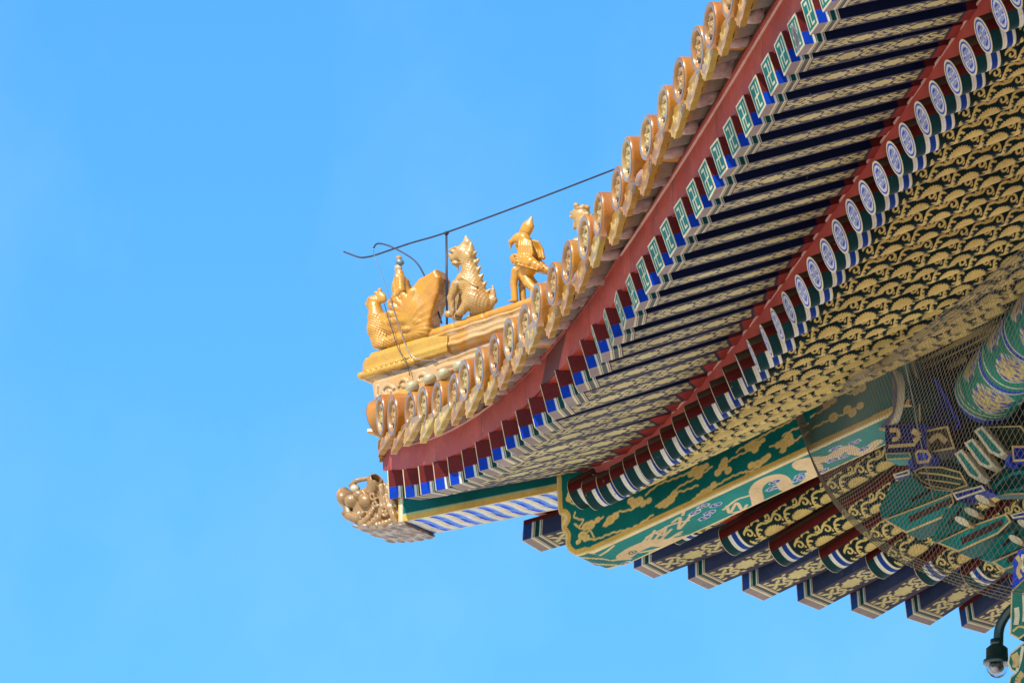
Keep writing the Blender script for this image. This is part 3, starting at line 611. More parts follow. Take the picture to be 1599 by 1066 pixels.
# scalloped end faces of the head (swept through the beam's thickness)
hp = smooth_pts(el[:14], 4); O2 = np.linspace(HL, -HL, 40)
P = np.stack([np.stack([(hp[:, 0] + o_) / R2, (hp[:, 0] - o_) / R2, hp[:, 1]], -1) for o_ in O2], 1)
ii, jj = np.meshgrid(np.arange(len(hp)), O2, indexing='ij'); C = np.broadcast_to(rgba(.006, .11, .10), ii.shape + (4,)).copy()
C = lay(C, (np.abs(jj) > HL - .07) * 1., rgba(.58, .45, .2, .5)); C = lay(C, (np.sin(ii * .55 + jj * 13) > .72) * 1., rgba(.5, .38, .16, .6))
pm.grid(P, C, flip=True)
P = np.stack([np.stack([(lowd - HL) / R2, (lowd + HL) / R2, lowz], -1), np.stack([(lowd - HL) / R2, (lowd + HL) / R2, Zt2[:, 0]], -1)], 1); pm.grid(P, TEAL, flip=True)
P = np.stack([np.stack([(lowd + HL) / R2, (lowd - HL) / R2, Zt2[:, 0]], -1), np.stack([(lowd - HL) / R2, (lowd + HL) / R2, Zt2[:, 0]], -1)], 1); pm.grid(P, MAROON)
own(pm.build('lower_hip_beam', PAINT))
# ------------------------------------------------------------------ ground and the hall below the eaves
tag(obj('ground', [(-4000, -4000, -Z0 / S), (4000, -4000, -Z0 / S), (4000, 4000, -Z0 / S), (-4000, 4000, -Z0 / S)], [(0, 1, 2, 3)], GROUND), kind='structure')
def boxobj(name, lo, hi, mat, parent=HALL):
    (x0, y0, z0), (x1, y1, z1) = lo, hi
    v = [(x, y, z) for x in (x0, x1) for y in (y0, y1) for z in (z0, z1)]
    return own(obj(name, v, [(0, 1, 3, 2), (4, 6, 7, 5), (0, 4, 5, 1), (2, 3, 7, 6), (0, 2, 6, 4), (1, 5, 7, 3)], mat), parent)
pv = []; pf = []
for k_, (r_, z_) in enumerate(((1.25, -Z0 / S), (1.25, -Z0 / S + .8), (.95, -Z0 / S + 1.0), (.92, -6), (.88, 1.9))):
    pv += [(11.25 + r_ * math.cos(t), 10.1 + r_ * math.sin(t), z_) for t in np.linspace(0, 2 * math.pi, 33)[:-1]]
for k_ in range(4): pf += [(k_ * 32 + i, k_ * 32 + (i + 1) % 32, k_ * 32 + 32 + (i + 1) % 32, k_ * 32 + 32 + i) for i in range(32)]
own(obj('corner_column', pv, pf + [list(range(128, 160))], WALL, None, True))
boxobj('hall_wall', (17, 17, -Z0 / S), (60, 17.8, 3), WALL); boxobj('hall_wall', (17, 17.9, -Z0 / S), (17.8, 60, 3), WALL)

# ------------------------------------------------------------------ sculpting helper: signed distance -> surface nets
def surfnet(D):
    s = D < 0; nx, ny, nz = D.shape
    acc = np.zeros((nx - 1, ny - 1, nz - 1, 3)); cnt = np.zeros((nx - 1, ny - 1, nz - 1))
    for ax in range(3):
        a = [slice(None)] * 3; b = [slice(None)] * 3; a[ax] = slice(0, -1); b[ax] = slice(1, None)
        A, B = D[tuple(a)], D[tuple(b)]; cr = (A < 0) != (B < 0); t = np.where(cr, A / np.where(cr, A - B, 1), 0)
        idx = np.stack(np.meshgrid(*[np.arange(n) for n in A.shape], indexing='ij'), -1).astype(float); idx[..., ax] += t
        o1, o2 = [k for k in range(3) if k != ax]
        for d1 in (0, 1):
            for d2 in (0, 1):
                sl = [slice(None)] * 3; n1 = D.shape[o1] - 1; n2 = D.shape[o2] - 1
                sl[o1] = slice(d1, d1 + n1); sl[o2] = slice(d2, d2 + n2); sl = tuple(sl)
                acc += np.where(cr[sl][..., None], idx[sl], 0); cnt += cr[sl]
    act = cnt > 0; ids = np.full(act.shape, -1); ids[act] = np.arange(act.sum()); v = acc[act] / cnt[act][:, None]; F = []
    for ax in range(3):
        o1, o2 = [(1, 2), (2, 0), (0, 1)][ax]
        a = [slice(1, -1)] * 3; b = [slice(1, -1)] * 3; a[ax] = slice(0, -1); b[ax] = slice(1, None)
        A, B = s[tuple(a)], s[tuple(b)]
        for val, rev in ((True, False), (False, True)):
            I = np.argwhere((A != B) & (A == val))
            if not len(I): continue
            J = I.copy(); J[:, [k for k in range(3) if k != ax]] += 1
            def cell(e1, e2):
                K = J.copy(); K[:, o1] -= e1; K[:, o2] -= e2; return ids[K[:, 0], K[:, 1], K[:, 2]]
            q = np.stack([cell(1, 1), cell(0, 1), cell(0, 0), cell(1, 0)], 1); F.append(q[:, ::-1] if rev else q)
    return v, np.concatenate(F)
class Sculpt:
    """work space in photo pixels: x along the hip (photo right), y up, w towards the near side; becomes real size through P()"""
    def __init__(s, x0, x1, y0, y1, w0, w1, h=1.0, anchor=None):
        s.lo = np.array([x0, y0, w0], float); s.h = h
        n = [int((b - a) / h) + 1 for a, b in ((x0, x1), (y0, y1), (w0, w1))]
        s.X, s.Y, s.W = np.meshgrid(*[l + h * np.arange(k) for l, k in zip(s.lo, n)], indexing='ij'); s.D = np.full(s.X.shape, 1e3); s.anchor = anchor
    def add(s, d, k=2.0):
        h = np.clip(.5 + .5 * (s.D - d) / k, 0, 1); s.D = s.D * (1 - h) + d * h - k * h * (1 - h)
    def cut(s, d, k=1.0): s.D = -(lambda a, b: np.minimum(a, b) - np.maximum(k - np.abs(a - b), 0) ** 2 / (4 * k))(-s.D, d)
    def E(s, x, y, w, rx, ry, rw, rot=0):
        c, q = math.cos(rot), math.sin(rot); X, Y = s.X - x, s.Y - y
        a = np.sqrt(((X * c + Y * q) / rx) ** 2 + ((-X * q + Y * c) / ry) ** 2 + ((s.W - w) / rw) ** 2); return (a - 1) * min(rx, ry, rw)
    def Cp(s, p, q, r0, r1, fl=1.0):
        p = np.array(p, float); q = np.array(q, float); d = q - p; l2 = d @ d + 1e-9
        t = np.clip(((s.X - p[0]) * d[0] + (s.Y - p[1]) * d[1] + (s.W - p[2]) * d[2]) / l2, 0, 1)
        return np.sqrt((s.X - p[0] - t * d[0]) ** 2 + (s.Y - p[1] - t * d[1]) ** 2 + ((s.W - p[2] - t * d[2]) / fl) ** 2) - (r0 + (r1 - r0) * t)
    def chain(s, pts, rs, k=2, fl=1.0):
        for i in range(len(pts) - 1): s.add(s.Cp(pts[i], pts[i + 1], rs[i], rs[i + 1], fl), k)
    def poly(s, pts, w0, w1, rnd=2):
        d = seg_d(s.X, s.Y, [*pts, pts[0]]); ins = inpoly(s.X, s.Y, pts); d = np.where(ins, -d, d)
        e = np.maximum(w0 - s.W, s.W - w1); return np.minimum(np.maximum(d + rnd, e + rnd), 0) + np.hypot(np.maximum(d + rnd, 0), np.maximum(e + rnd, 0)) - rnd
    def build(s, name, mat, parent=None, shift=(0, 0)):
        s.D[[0, -1]] = 5; s.D[:, [0, -1]] = 5; s.D[:, :, [0, -1]] = 5
        v, f = surfnet(s.D); v = s.lo + v * s.h; ax, ay = s.anchor; base = dg(ax, 1066 - ay)
        X, Y, W = v[:, 0] - ax + shift[0], v[:, 1] - ay + shift[1], v[:, 2]; P = base + np.outer(X / 73 / R2 * 1.0, [1, 1, 0]) * 1.0 + np.outer((Y - X * .205) / 84, [0, 0, 1]) + np.outer(W / 88, NV)
        P = base + np.outer(X / 72.6, DG) + np.outer((Y - X * .205) / 84, [0, 0, 1]) + np.outer(W / 88, NV)
        return obj(name, P, f, mat, parent, True)
yy = lambda p: (p[0], 1066 - p[1], p[2] if len(p) > 2 else 0)
def Yp(pts): return [(x, 1066 - y) for x, y in pts]
def thing_from(o, label, cat, group=None): return tag(o, label, cat, group)

# ------------------------------------------------------------------ hip ridge
G = Sculpt(555, 700, 425, 545, -34, 34, 1.0, anchor=(600, 500))
ridge = lambda x, y0: y0 - (x - 571) * .322
rp = lambda x, y, w=0: yy((x, y, w))
G.add(G.Cp(rp(577, 553), rp(720, 507), 10, 10, 1.5), 1)                       # top roll
G.add(G.poly(Yp([(563, 566), (567, 556), (700, 513), (720, 540), (566, 588), (562, 586)]), -19, 19, 4), 1); G.add(G.Cp(rp(571, 576), rp(720, 530), 8, 8, 2.6), 2)
G.add(G.Cp(rp(564, 585, 20), rp(645, 562, 20), 5.5, 5), 2); G.add(G.Cp(rp(564, 585, -20), rp(645, 562, -20), 5.5, 5), 2); G.add(G.Cp(rp(563, 585, 20), rp(563, 585, -20), 5.5, 5.5), 2)
for i in range(9): G.add(G.E(*rp(574 + i * 8, 578 - i * 2.6, 22), 3.6, 3.0, 4), 1)
G.cut(G.Cp(rp(558, 566, 24), rp(720, 517, 24), 3.6, 3.6), 1.5)
G.build('hip_ridge_end', ST_YEL, shift=(12, -7)); own(bpy.data.objects['hip_ridge_end'])
G = Sculpt(572, 705, 420, 505, -30, 30, 1.0, anchor=(600, 500))
G.add(G.poly(Yp([(580, 597), (584, 593), (690, 562), (700, 590), (592, 626), (584, 622)]), -24, 24, 3), 1)
q = np.minimum.reduce([seg_d(G.X, G.Y, Yp(p)) for p in (spiral(606, 610, 11, 3, -.5, -6.8, 24), spiral(632, 598, 9, 3, 2.8, 8.6, 20), spiral(660, 590, 9, 3, -.3, -6, 20), [(590, 618), (604, 622), (622, 612)], [(640, 606), (650, 602)], [(589, 602), (589, 618)])])
G.D = np.where(np.abs(G.W) > 17, G.D + np.clip(2.6 - np.clip(q - 1.6, 0, 2.2) * 0 - np.where(q < 2.6, 3.4, 0), 0, 3) * (np.abs(G.W) > 19), G.D)
G.build('ridge_scroll_block', ST_PINK, shift=(12, -7)); own(bpy.data.objects['ridge_scroll_block'])
G = Sculpt(640, 870, 455, 650, -26, 26, 1.3, anchor=(600, 500))
G.add(G.Cp(rp(640, 533), rp(880, 456), 10, 10, 1.3), 1); G.add(G.Cp(rp(640, 553), rp(880, 470), 13, 13, 1.3), 2); G.add(G.poly(Yp([(680, 566), (880, 492), (880, 545), (688, 580)]), -23, 23, 2), 1)
q = np.abs(np.sin((G.X - 640) * .16)) * 7; G.D = G.D + np.where((np.abs(G.W) > 12), 1.1 * np.sin((G.Y - (1066 - 575 + (G.X - 640) * .322) ) * .55 + .6 * np.sin(G.X * .16)), 0)
G.build('hip_ridge', ST_PINK, shift=(12, -7)); own(bpy.data.objects['hip_ridge'])
G = Sculpt(640, 870, 505, 660, -20, 20, 1.3, anchor=(600, 500)); G.add(G.Cp(rp(645, 524), rp(885, 447), 9.5, 9.5, 1.45), 1)
for x in (662, 708, 758): G.D = np.where(np.abs(G.X - x + (G.Y - 550) * .2) < 1.0, G.D + 1.2, G.D)
G.build('ridge_cover_tile', ST_OR, shift=(12, -7)); own(bpy.data.objects['ridge_cover_tile'])
b0 = dg(840, 455); P = []
for d in (0, 6):
    for o_, z_ in ((-.24, -.9), (.24, -.9), (.24, 0), (-.24, 0)): P.append(b0 + DG * d + NV * o_ + np.array([0, 0, z_ + d * .19]))
own(obj('hip_ridge_run', P, [(0, 1, 2, 3), (7, 6, 5, 4), (0, 4, 5, 1), (1, 5, 6, 2), (2, 6, 7, 3), (3, 7, 4, 0)], ST_OR))

# ------------------------------------------------------------------ ridge figures
# 1: robed rider on a phoenix
G = Sculpt(562, 704, 520, 650, -30, 30, .8, anchor=(630, 540))
B = lambda x, y, w=0: yy((x, y, w))
G.chain([B(598, 540), B(590, 515), B(588, 495), B(584, 478)], [15, 15, 12, 9], 4, 1.1)             # breast and neck
G.add(G.E(*B(625, 505), 34, 24, 20, .15), 5)
G.add(G.Cp(B(600, 540), B(672, 520), 10, 12, 1.6), 4)
G.add(G.E(*B(583, 469), 10, 9, 8), 2); G.chain([B(577, 466), B(573, 474), B(574, 482)], [4.5, 3.5, 1.2], 1.5)
G.add(G.E(*B(594, 463), 8, 10, 5, .6), 2); G.add(G.E(*B(586, 456), 3, 3, 3), 1); G.add(G.E(*B(592, 452), 3, 4, 3), 1)
for w_ in (6, -6): G.add(G.E(*B(580, 467, w_ * 1.1), 2.4, 2.2, 2.2), .6)
for w_ in (16, -16):                                                                                  # fanned wings
    base = B(640, 520, w_)
    for i, (x, y) in enumerate([(606, 512), (604, 500), (608, 488), (616, 478), (627, 471), (640, 466)]): G.add(G.Cp(B(650, 500 - i * 3, w_), B(x + 14, y - 6, w_ + np.sign(w_) * 3), 8, 5.5, .7), 1.2)
    G.add(G.E(*B(652, 488, w_), 20, 24, 8, -.5), 3)
    G.add(G.E(*B(660, 505, w_), 8, 6, 6), 1); G.add(G.E(*B(644, 518, w_), 8, 5, 6), 1); G.add(G.E(*B(664, 494, w_), 6, 5, 6), 1)
G.add(G.poly(Yp([(652, 452), (664, 438), (678, 430), (690, 422), (697, 436), (694, 460), (686, 485), (678, 518), (645, 522), (640, 480)]), -17, 19, 6), 5)   # tail
for i in range(4): G.cut(G.Cp(B(650 + i * 6, 500, 24), B(676 + i * 4, 436 + i * 3, 24), 1.0, 1.0), 1)
G.chain([B(632, 470), B(625, 447), B(623, 424)], [17, 12, 6], 3, .95)                                # robe
for w_ in (9, -9): G.chain([B(629, 436, w_ * .7), B(634, 455, w_ * 1.5), B(614, 474, w_)], [5.5, 5.5, 4.5], 2)
ang = np.arctan2(G.Y - (1066 - 522), G.X - 646); rad_ = np.hypot(G.Y - (1066 - 522), G.X - 646)
fm = np.clip((rad_ - 14) / 8, 0, 1) * (G.X > 604) * np.clip((np.abs(G.W) - 8) / 4, 0, 1) * ((G.X > 640) | (G.Y < 1066 - 474))
G.D = G.D + fm * (.55 * np.abs(np.sin(ang * 13 + .05 * rad_)) - .5)
rm = np.clip(1 - np.abs(G.X - 626) / 22, 0, 1) * (G.Y > 1066 - 480) * (G.Y < 1066 - 428); G.D = G.D + rm * .8 * np.sin(G.X * .75 + G.Y * .28 + G.W * .2)
sc = np.sin(G.X * 1.15 + G.Y * .5) * np.sin(G.Y * 1.0 - G.X * .5); G.D = G.D + np.where((G.Y < 1066 - 492) & (G.X < 622), .55 * sc, .12 * sc)
root = G.build('rider_on_phoenix', ST_OR)
tag(root, 'amber glazed robed rider on phoenix with fanned wings and upswept tail at ridge tip', 'ridge figure', 'glazed figures along the hip ridge')
G = Sculpt(608, 640, 636, 674, -14, 14, .5, anchor=(630, 540)); G.add(G.E(*B(622, 417), 5.2, 6.6, 5.2), 1); G.add(G.E(*B(617, 419), 2, 1.6, 1.6), 1); G.add(G.E(*B(618, 425), 2, 3, 2), 1)
for w_ in (3, -3): G.add(G.E(*B(617.6, 415, w_), 1, 1, 1), .5)
G.build('rider_head', mat_statue('pale_face', (.42, .33, .24), (.46, .37, .28), (.36, .27, .14)), root)
G = Sculpt(608, 642, 640, 676, -14, 14, .5, anchor=(630, 540)); G.add(G.E(*B(623.5, 408), 6.6, 5.0, 6.4), .8); G.add(G.E(*B(623, 404.5), 5.4, 3.2, 5.2), 1)
G.build('rider_cap', mat_statue('blue_green_cap', (.06, .12, .14), (.10, .16, .17), (.26, .18, .06), .60), root)

G = Sculpt(612, 634, 658, 676, -8, 8, .5, anchor=(630, 540)); G.add(G.E(*B(622.5, 400.5), 4, 4, 4), .6); G.build('cap_knob', ST_OR, root)
def face(G, x, y, s=1.0, k=1.2):
    for w_ in (6, -6):
        G.add(G.E(*B(x - 4 * s, y - 2 * s, w_ * s), 3 * s, 2.6 * s, 2.6 * s), .8); G.add(G.Cp(B(x - 9 * s, y - 4 * s, w_ * .7 * s), B(x + 1 * s, y - 7 * s, w_ * 1.2 * s), 2 * s, 2 * s), k)
    G.add(G.E(*B(x - 10 * s, y + 2 * s), 4 * s, 3.6 * s, 4.5 * s), k)
# 2: seated scaly beast
G = Sculpt(692, 786, 555, 706, -26, 26, .9, anchor=(740, 575))
G.add(G.E(*B(722, 394), 14, 13, 11), 2); G.chain([B(716, 398), B(708, 402)], [9, 6.5], 2); G.add(G.E(*B(712, 410), 7, 4, 6), 1.5); face(G, 715, 395, 1.15); G.cut(G.Cp(B(703, 407, 12), B(722, 410, 12), 2.2, 1.5), 1); G.cut(G.Cp(B(703, 407, -12), B(722, 410, -12), 2.2, 1.5), 1)
G.chain([B(713, 412), B(715, 421)], [3, 1], 1); G.chain([B(724, 388), B(729, 377), B(727, 367)], [9, 6, 1.6], 2, .8); G.chain([B(735, 392), B(736, 378)], [6, 1.5], 1.5, 1.4)
for w_ in (8, -8): G.add(G.E(*B(733, 400, w_), 6, 8, 4, .3), 1.2)
G.chain([B(730, 402), B(734, 422), B(738, 445), B(746, 470)], [11, 11.5, 16, 20], 4, .95)
G.add(G.E(*B(730, 442), 19, 20, 15), 4); G.add(G.E(*B(749, 473), 21, 20, 19), 4)
for w_ in (11, -11):
    G.chain([B(718, 446, w_), B(710, 468, w_), B(712, 488, w_)], [7, 5.2, 4.6], 2); G.add(G.E(*B(707, 493, w_), 7.5, 5.5, 5.5), 1.5)
    G.add(G.E(*B(744, 470, w_ * 1.3), 15, 16, 9, .4), 2); G.chain([B(738, 478, w_ * 1.4), B(730, 489, w_ * 1.4)], [7, 6], 2); G.add(G.E(*B(727, 492, w_ * 1.4), 7.5, 4.2, 5), 1.2)
    for i in range(3): G.add(G.E(*B(701 + i * 3.4, 496, w_ - 3 + i * 3), 2.2, 2, 2), .6)
for x, y in [(744, 392), (748, 404), (751, 416), (755, 428), (760, 440), (766, 452)]: G.add(G.Cp(B(x - 5, y + 4), B(x + 0, y - 1), 4.2, 1.0), .8)
G.chain([B(760, 482), B(770, 468), B(770, 446)], [7, 6.5, 1.5], 1.5, .8)
G.chain([B(714, 444, 10), B(730, 436, 15), B(752, 450, 14)], [2.4, 2.4, 2], .8)
sc = np.sin(G.X * 1.05 + G.Y * .55) * np.sin(G.Y * .95 - G.X * .55); G.D = G.D + .34 * sc * (G.Y < 1066 - 404)
tag(G.build('seated_beast', ST_BUFF), 'buff glazed seated scaly beast with spined back, nearest behind the upright wire post', 'ridge figure', 'glazed figures along the hip ridge')
# 3: standing bird-headed figure
G = Sculpt(786, 864, 592, 736, -22, 22, .9, anchor=(820, 610))
G.add(G.E(*B(812, 372), 10, 10, 8), 2); G.chain([B(806, 371), B(798, 377), B(797, 387)], [5.5, 3.8, .9], 1.2); G.add(G.E(*B(808, 381), 4, 3, 4), 1); G.chain([B(806, 383), B(808, 389)], [2, .8], .8)
for w_ in (5.5, -5.5): G.add(G.E(*B(808, 369, w_), 2.2, 2, 2), .6)
G.chain([B(816, 368), B(825, 352), B(830, 338)], [7, 8.5, 1.6], 1.5, .8); G.add(G.E(*B(822, 358), 9, 9, 7, .8), 1.5)
for w_ in (7, -7): G.add(G.E(*B(819, 372, w_), 5, 7, 3), 1)
G.chain([B(820, 374), B(823, 390), B(822, 404)], [9, 11, 13], 3); G.add(G.E(*B(822, 416), 17, 17, 15, -.3), 3)
for i in range(6): G.chain([B(816 + i * 3.2, 372 + i * 1.2, 7), B(817 + i * 3.6, 386, 10.5), B(817 + i * 4, 400 - abs(i - 3), 11)], [2.4, 2.4, 2.8], .7)
for i in range(6): G.chain([B(817 + i * 4, 370 + i * 1.2, -6), B(820 + i * 4.2, 386, -9), B(822 + i * 4.4, 400, -8)], [2.6, 2.6, 3], .7)
for w_ in (11, -11):
    G.chain([B(812, 407, w_), B(832, 411, w_ * 1.15), B(851, 420, w_)], [9, 10.5, 4.5], 2, .8)
    for i in range(4): G.add(G.Cp(B(814 + i * 2, 402 + i * 5, w_ * 1.75), B(850 - i, 417 + i * 2.5, w_ * 1.3), 1.6, 1.2), .8)
for w_, sh in ((7, 0), (-7, 5)): G.chain([B(810 + sh, 424, w_), B(806 + sh, 444, w_), B(808 + sh, 470, w_)], [7, 4.8, 4.8], 1.5); G.add(G.E(*B(805 + sh, 473, w_), 7, 4, 5), 1)
G.chain([B(818, 428, 2), B(828, 444, 4), B(845, 460, 6)], [8.5, 7, 5], 2, .9); G.chain([B(822, 430, -3), B(836, 448, -5), B(848, 462, -5)], [7, 6, 5], 2)
G.D = G.D + .35 * np.sin(G.X * .8 - G.Y * .5) * (G.Y < 1066 - 400) * (G.Y > 1066 - 426)
tag(G.build('winged_figure', ST_OR), 'glossy amber standing figure with hooked beak, pointed crest and folded wing on the ridge', 'ridge figure', 'glazed figures along the hip ridge')
# 4: curly maned lion mostly hidden by the tile ends
G = Sculpt(880, 950, 620, 756, -22, 22, .9, anchor=(905, 640))
G.add(G.E(*B(908, 336), 14, 14, 13), 2); face(G, 902, 336, .9); G.chain([B(900, 346), B(898, 354), B(897, 358)], [4, 3, 1], 1)
for i in range(26):
    a = rng.uniform(-1.2, 2.6); r = rng.uniform(9, 15); ww = rng.uniform(-11, 11); G.add(G.E(*B(911 + r * math.cos(a) * .9, 336 - r * math.sin(a), ww), 4.2, 4.2, 4), .6)
G.chain([B(914, 348), B(922, 380), B(926, 420)], [13, 17, 22], 4); G.chain([B(906, 380, 9), B(902, 420, 9)], [7, 6], 2); G.chain([B(906, 380, -9), B(902, 420, -9)], [7, 6], 2)
tag(G.build('maned_lion', ST_BUFF), 'ochre curly maned lion whose head alone peeks over the tile ends', 'ridge figure', 'glazed figures along the hip ridge')

# ------------------------------------------------------------------ beast head sleeved on the beam tip
G = Sculpt(522, 664, 205, 342, -60, 60, .9, anchor=(580, 270))
def H(x, y, w=0): return yy((x + .57 * abs(w) - 10, y + .25 * abs(w) - 5, w))   # photo position of a point on the near (or mirrored) face
def both(f):
    for s_ in (1, -1): f(s_)
G.add(G.poly([H(x, y, 34)[:2] for x, y in ((550, 772), (562, 762), (600, 751), (622, 751), (630, 812), (600, 819), (565, 820), (549, 806))], -38, 38, 6), 1)
G.add(G.E(*H(543, 781, 8), 13, 15, 26), 5); G.add(G.E(*H(537, 774, 6), 8, 14, 13), 3); G.add(G.E(*H(552, 806, 8), 14, 10, 27), 4)
def feats(s):
    h = lambda x, y, w=36: (lambda q: (q[0], q[1], s * w))(H(x, y, w))
    G.add(G.E(*h(549, 782, 33), 11, 11, 12), 1.5); G.add(G.E(*h(571, 782), 10.5, 11, 11), 1.2); G.add(G.E(*h(560, 772), 9, 8, 9), 2)
    G.add(G.E(*h(553, 762, 34), 7, 7, 8), .6); G.chain([h(546, 757, 32), h(556, 749, 36), h(577, 745, 34)], [3, 3.6, 3], 1)
    a = np.array(h(580, 766)); c_ = np.array(h(585, 750, 38)); G.add(G.Cp(a, c_, 8, 11.5), 1.5); d_ = np.array(h(587, 746, 41)); G.cut(G.Cp(c_, d_ + (d_ - c_) * 1.5, 7, 8), .8)
    G.chain([h(541, 794, 26), h(546, 806, 34), h(557, 810, 38), h(566, 800, 40)], [6, 7.5, 7, 4], 1.2); G.chain([h(543, 794, 34), h(542, 802, 36)], [2.6, 1], .6)
    for pts, r_ in ((((564, 817), (574, 808), (582, 796)), (5.2, 4.6, 3)), (((577, 819), (592, 808), (598, 790), (595, 758)), (5, 5.2, 5, 4)), (((590, 819), (602, 816), (614, 810)), (4.6, 5.2, 4)), (((604, 776), (609, 792), (616, 804), (620, 813)), (4.5, 6, 6, 4.5)), (((606, 760), (612, 775), (618, 788)), (4.6, 5.2, 4))):
        G.chain([h(x, y, 39) for x, y in pts], r_, 2.2)
    for cx, cy, r_ in ((584, 774, 6.5), (588, 786, 5), (602, 800, 5)):
        q = np.array([h(x, y, 40)[:2] for x, y in spiral(cx, cy, r_, 1.5, .4, 7, 14)]); G.add(np.hypot(seg_d(G.X, G.Y, q), np.maximum(np.abs(G.W - s * 40) - 3, 0)) - 2.2, .7)
both(feats)
fl = np.clip((np.abs(G.W) - 34) / 4, 0, 1) * (G.X > 590); G.D = G.D + .45 * fl * np.sin(G.X * 1.1 + G.Y * .35)
head = G.build('beast_head', ST_HEAD, shift=(11, -5)); tag(head, 'brown glazed curly beast head sleeved over the tip of the corner beam', 'beam ornament')
hb = lambda x, y, w, s: (lambda q: (q[0], q[1], s * w))(H(x, y, w))
for s_ in (1, -1):
    G = Sculpt(540, 600, 285, 325, s_ * 38 - 16, s_ * 38 + 16, .7, anchor=(580, 270)); G.add(G.E(*hb(553, 762, 39, s_), 6.2, 6.2, 6.2), .5); G.build('eye', mat_statue('cream_glaze', (.40, .34, .20), (.44, .37, .22), (.25, .2, .1), .62), head, shift=(11, -5))
    G = Sculpt(535, 610, 245, 285, s_ * 34 - 14, s_ * 34 + 14, .7, anchor=(580, 270)); G.chain([hb(542, 794, 35, s_), hb(543, 803, 38, s_)], [3.2, .8], .5); G.chain([hb(560, 800, 41, s_), hb(562, 808, 43, s_)], [2.8, .8], .5); G.build('fang', mat_statue('ivory_glaze', (.42, .37, .24), (.46, .4, .27), (.3, .24, .14), .62), head, shift=(11, -5))
G = Sculpt(515, 560, 270, 315, -12, 30, .8, anchor=(580, 270)); G.add(G.E(*H(536, 776, 9), 7.5, 14, 11, .1), 1); G.build('nose', ST_OR, head, shift=(8, -5))
G = Sculpt(535, 668, 205, 262, -48, 48, 1.0, anchor=(580, 270))
G.add(G.poly([H(x, y, 40)[:2] for x, y in ((547, 819), (564, 817), (632, 811), (636, 819), (600, 826), (565, 828))], -42, 42, 3), 1)
G.D = G.D + 1.1 * np.sin(G.X * .42 + 1.6 * np.sin(G.W * .16)) * (G.Y < 1066 - 822)
G.build('head_underside', mat_statue('brown_clay', (.16, .11, .075), (.22, .155, .11), (.08, .055, .045), .52), head, shift=(11, -5))

# ------------------------------------------------------------------ wires
def tube(name, pts, r, mat, parent=None, n=6, sm=True):
    p = smooth_pts(pts, 5) if sm and len(pts) > 2 else np.asarray(pts, float); v = []; f = []
    for i in range(len(p)):
        t = p[min(i + 1, len(p) - 1)] - p[max(i - 1, 0)]; t /= np.linalg.norm(t); a = np.cross(t, [.3, .5, .81]); a /= np.linalg.norm(a); b = np.cross(t, a)
        for k in range(n): v.append(p[i] + r * (a * math.cos(k * 2 * math.pi / n) + b * math.sin(k * 2 * math.pi / n)))
    for i in range(len(p) - 1):
        for k in range(n): f.append((i * n + k, i * n + (k + 1) % n, (i + 1) * n + (k + 1) % n, (i + 1) * n + k))
    f.append(list(range(n))[::-1]); f.append(list(range((len(p) - 1) * n, len(p) * n)))
    return obj(name, v, f, mat, parent, True)
lw = empty('lightning_wire', V(dg(697, 500)).tolist()); tag(lw, 'thin dark lightning conductor wire carried above the ridge figures on a slender post', 'wire')
bpy.context.view_layer.update(); LI = lw.matrix_world.inverted()
def ownl(o): o.parent = lw; o.matrix_parent_inverse = LI
ownl(tube('conductor', [dg(*p) for p in ((537, 393), (550, 398), (563, 402), (575, 401), (590, 397), (640, 380), (697, 363), (820, 318), (950, 268), (1010, 245))], .017, IRON))
ownl(tube('support_post', [dg(697, 362), dg(698, 512)], .02, IRON, sm=False))
cv, cf = ico(.05, 2, 0, 1, (1, 1, .8)); ownl(obj('clamp', cv + dg(697, 364), cf, IRON, None, True))
sc_ = tube('steel_cable', [dg(*p, 0.3) for p in ((583, 388), (584, 397), (590, 412), (602, 445), (613, 478), (623, 510), (634, 540), (645, 557), (662, 562), (682, 562))], .0075, STEEL)
sb_ = tube('sprung_rod', [dg(*p, 0.0) for p in ((690, 505), (682, 480), (672, 450), (660, 425), (652, 412), (640, 401), (615, 387), (598, 381), (588, 381), (583, 388))], .016, IRON)
tag(sb_, 'dark bent rod arching from behind the phoenix tail over the rider', 'wire')
tag(sc_, 'thin pale steel cable hanging past the rider down to the ridge tip', 'cable')
bc = tube('tie_wire', [dg(*p, .36) for p in ((600, 474), (606, 495), (614, 520), (622, 545), (634, 563), (640, 586))] , .008, IRON)
tag(bc, 'short dark tie wire hanging beside the phoenix wing over the ridge tip', 'wire')

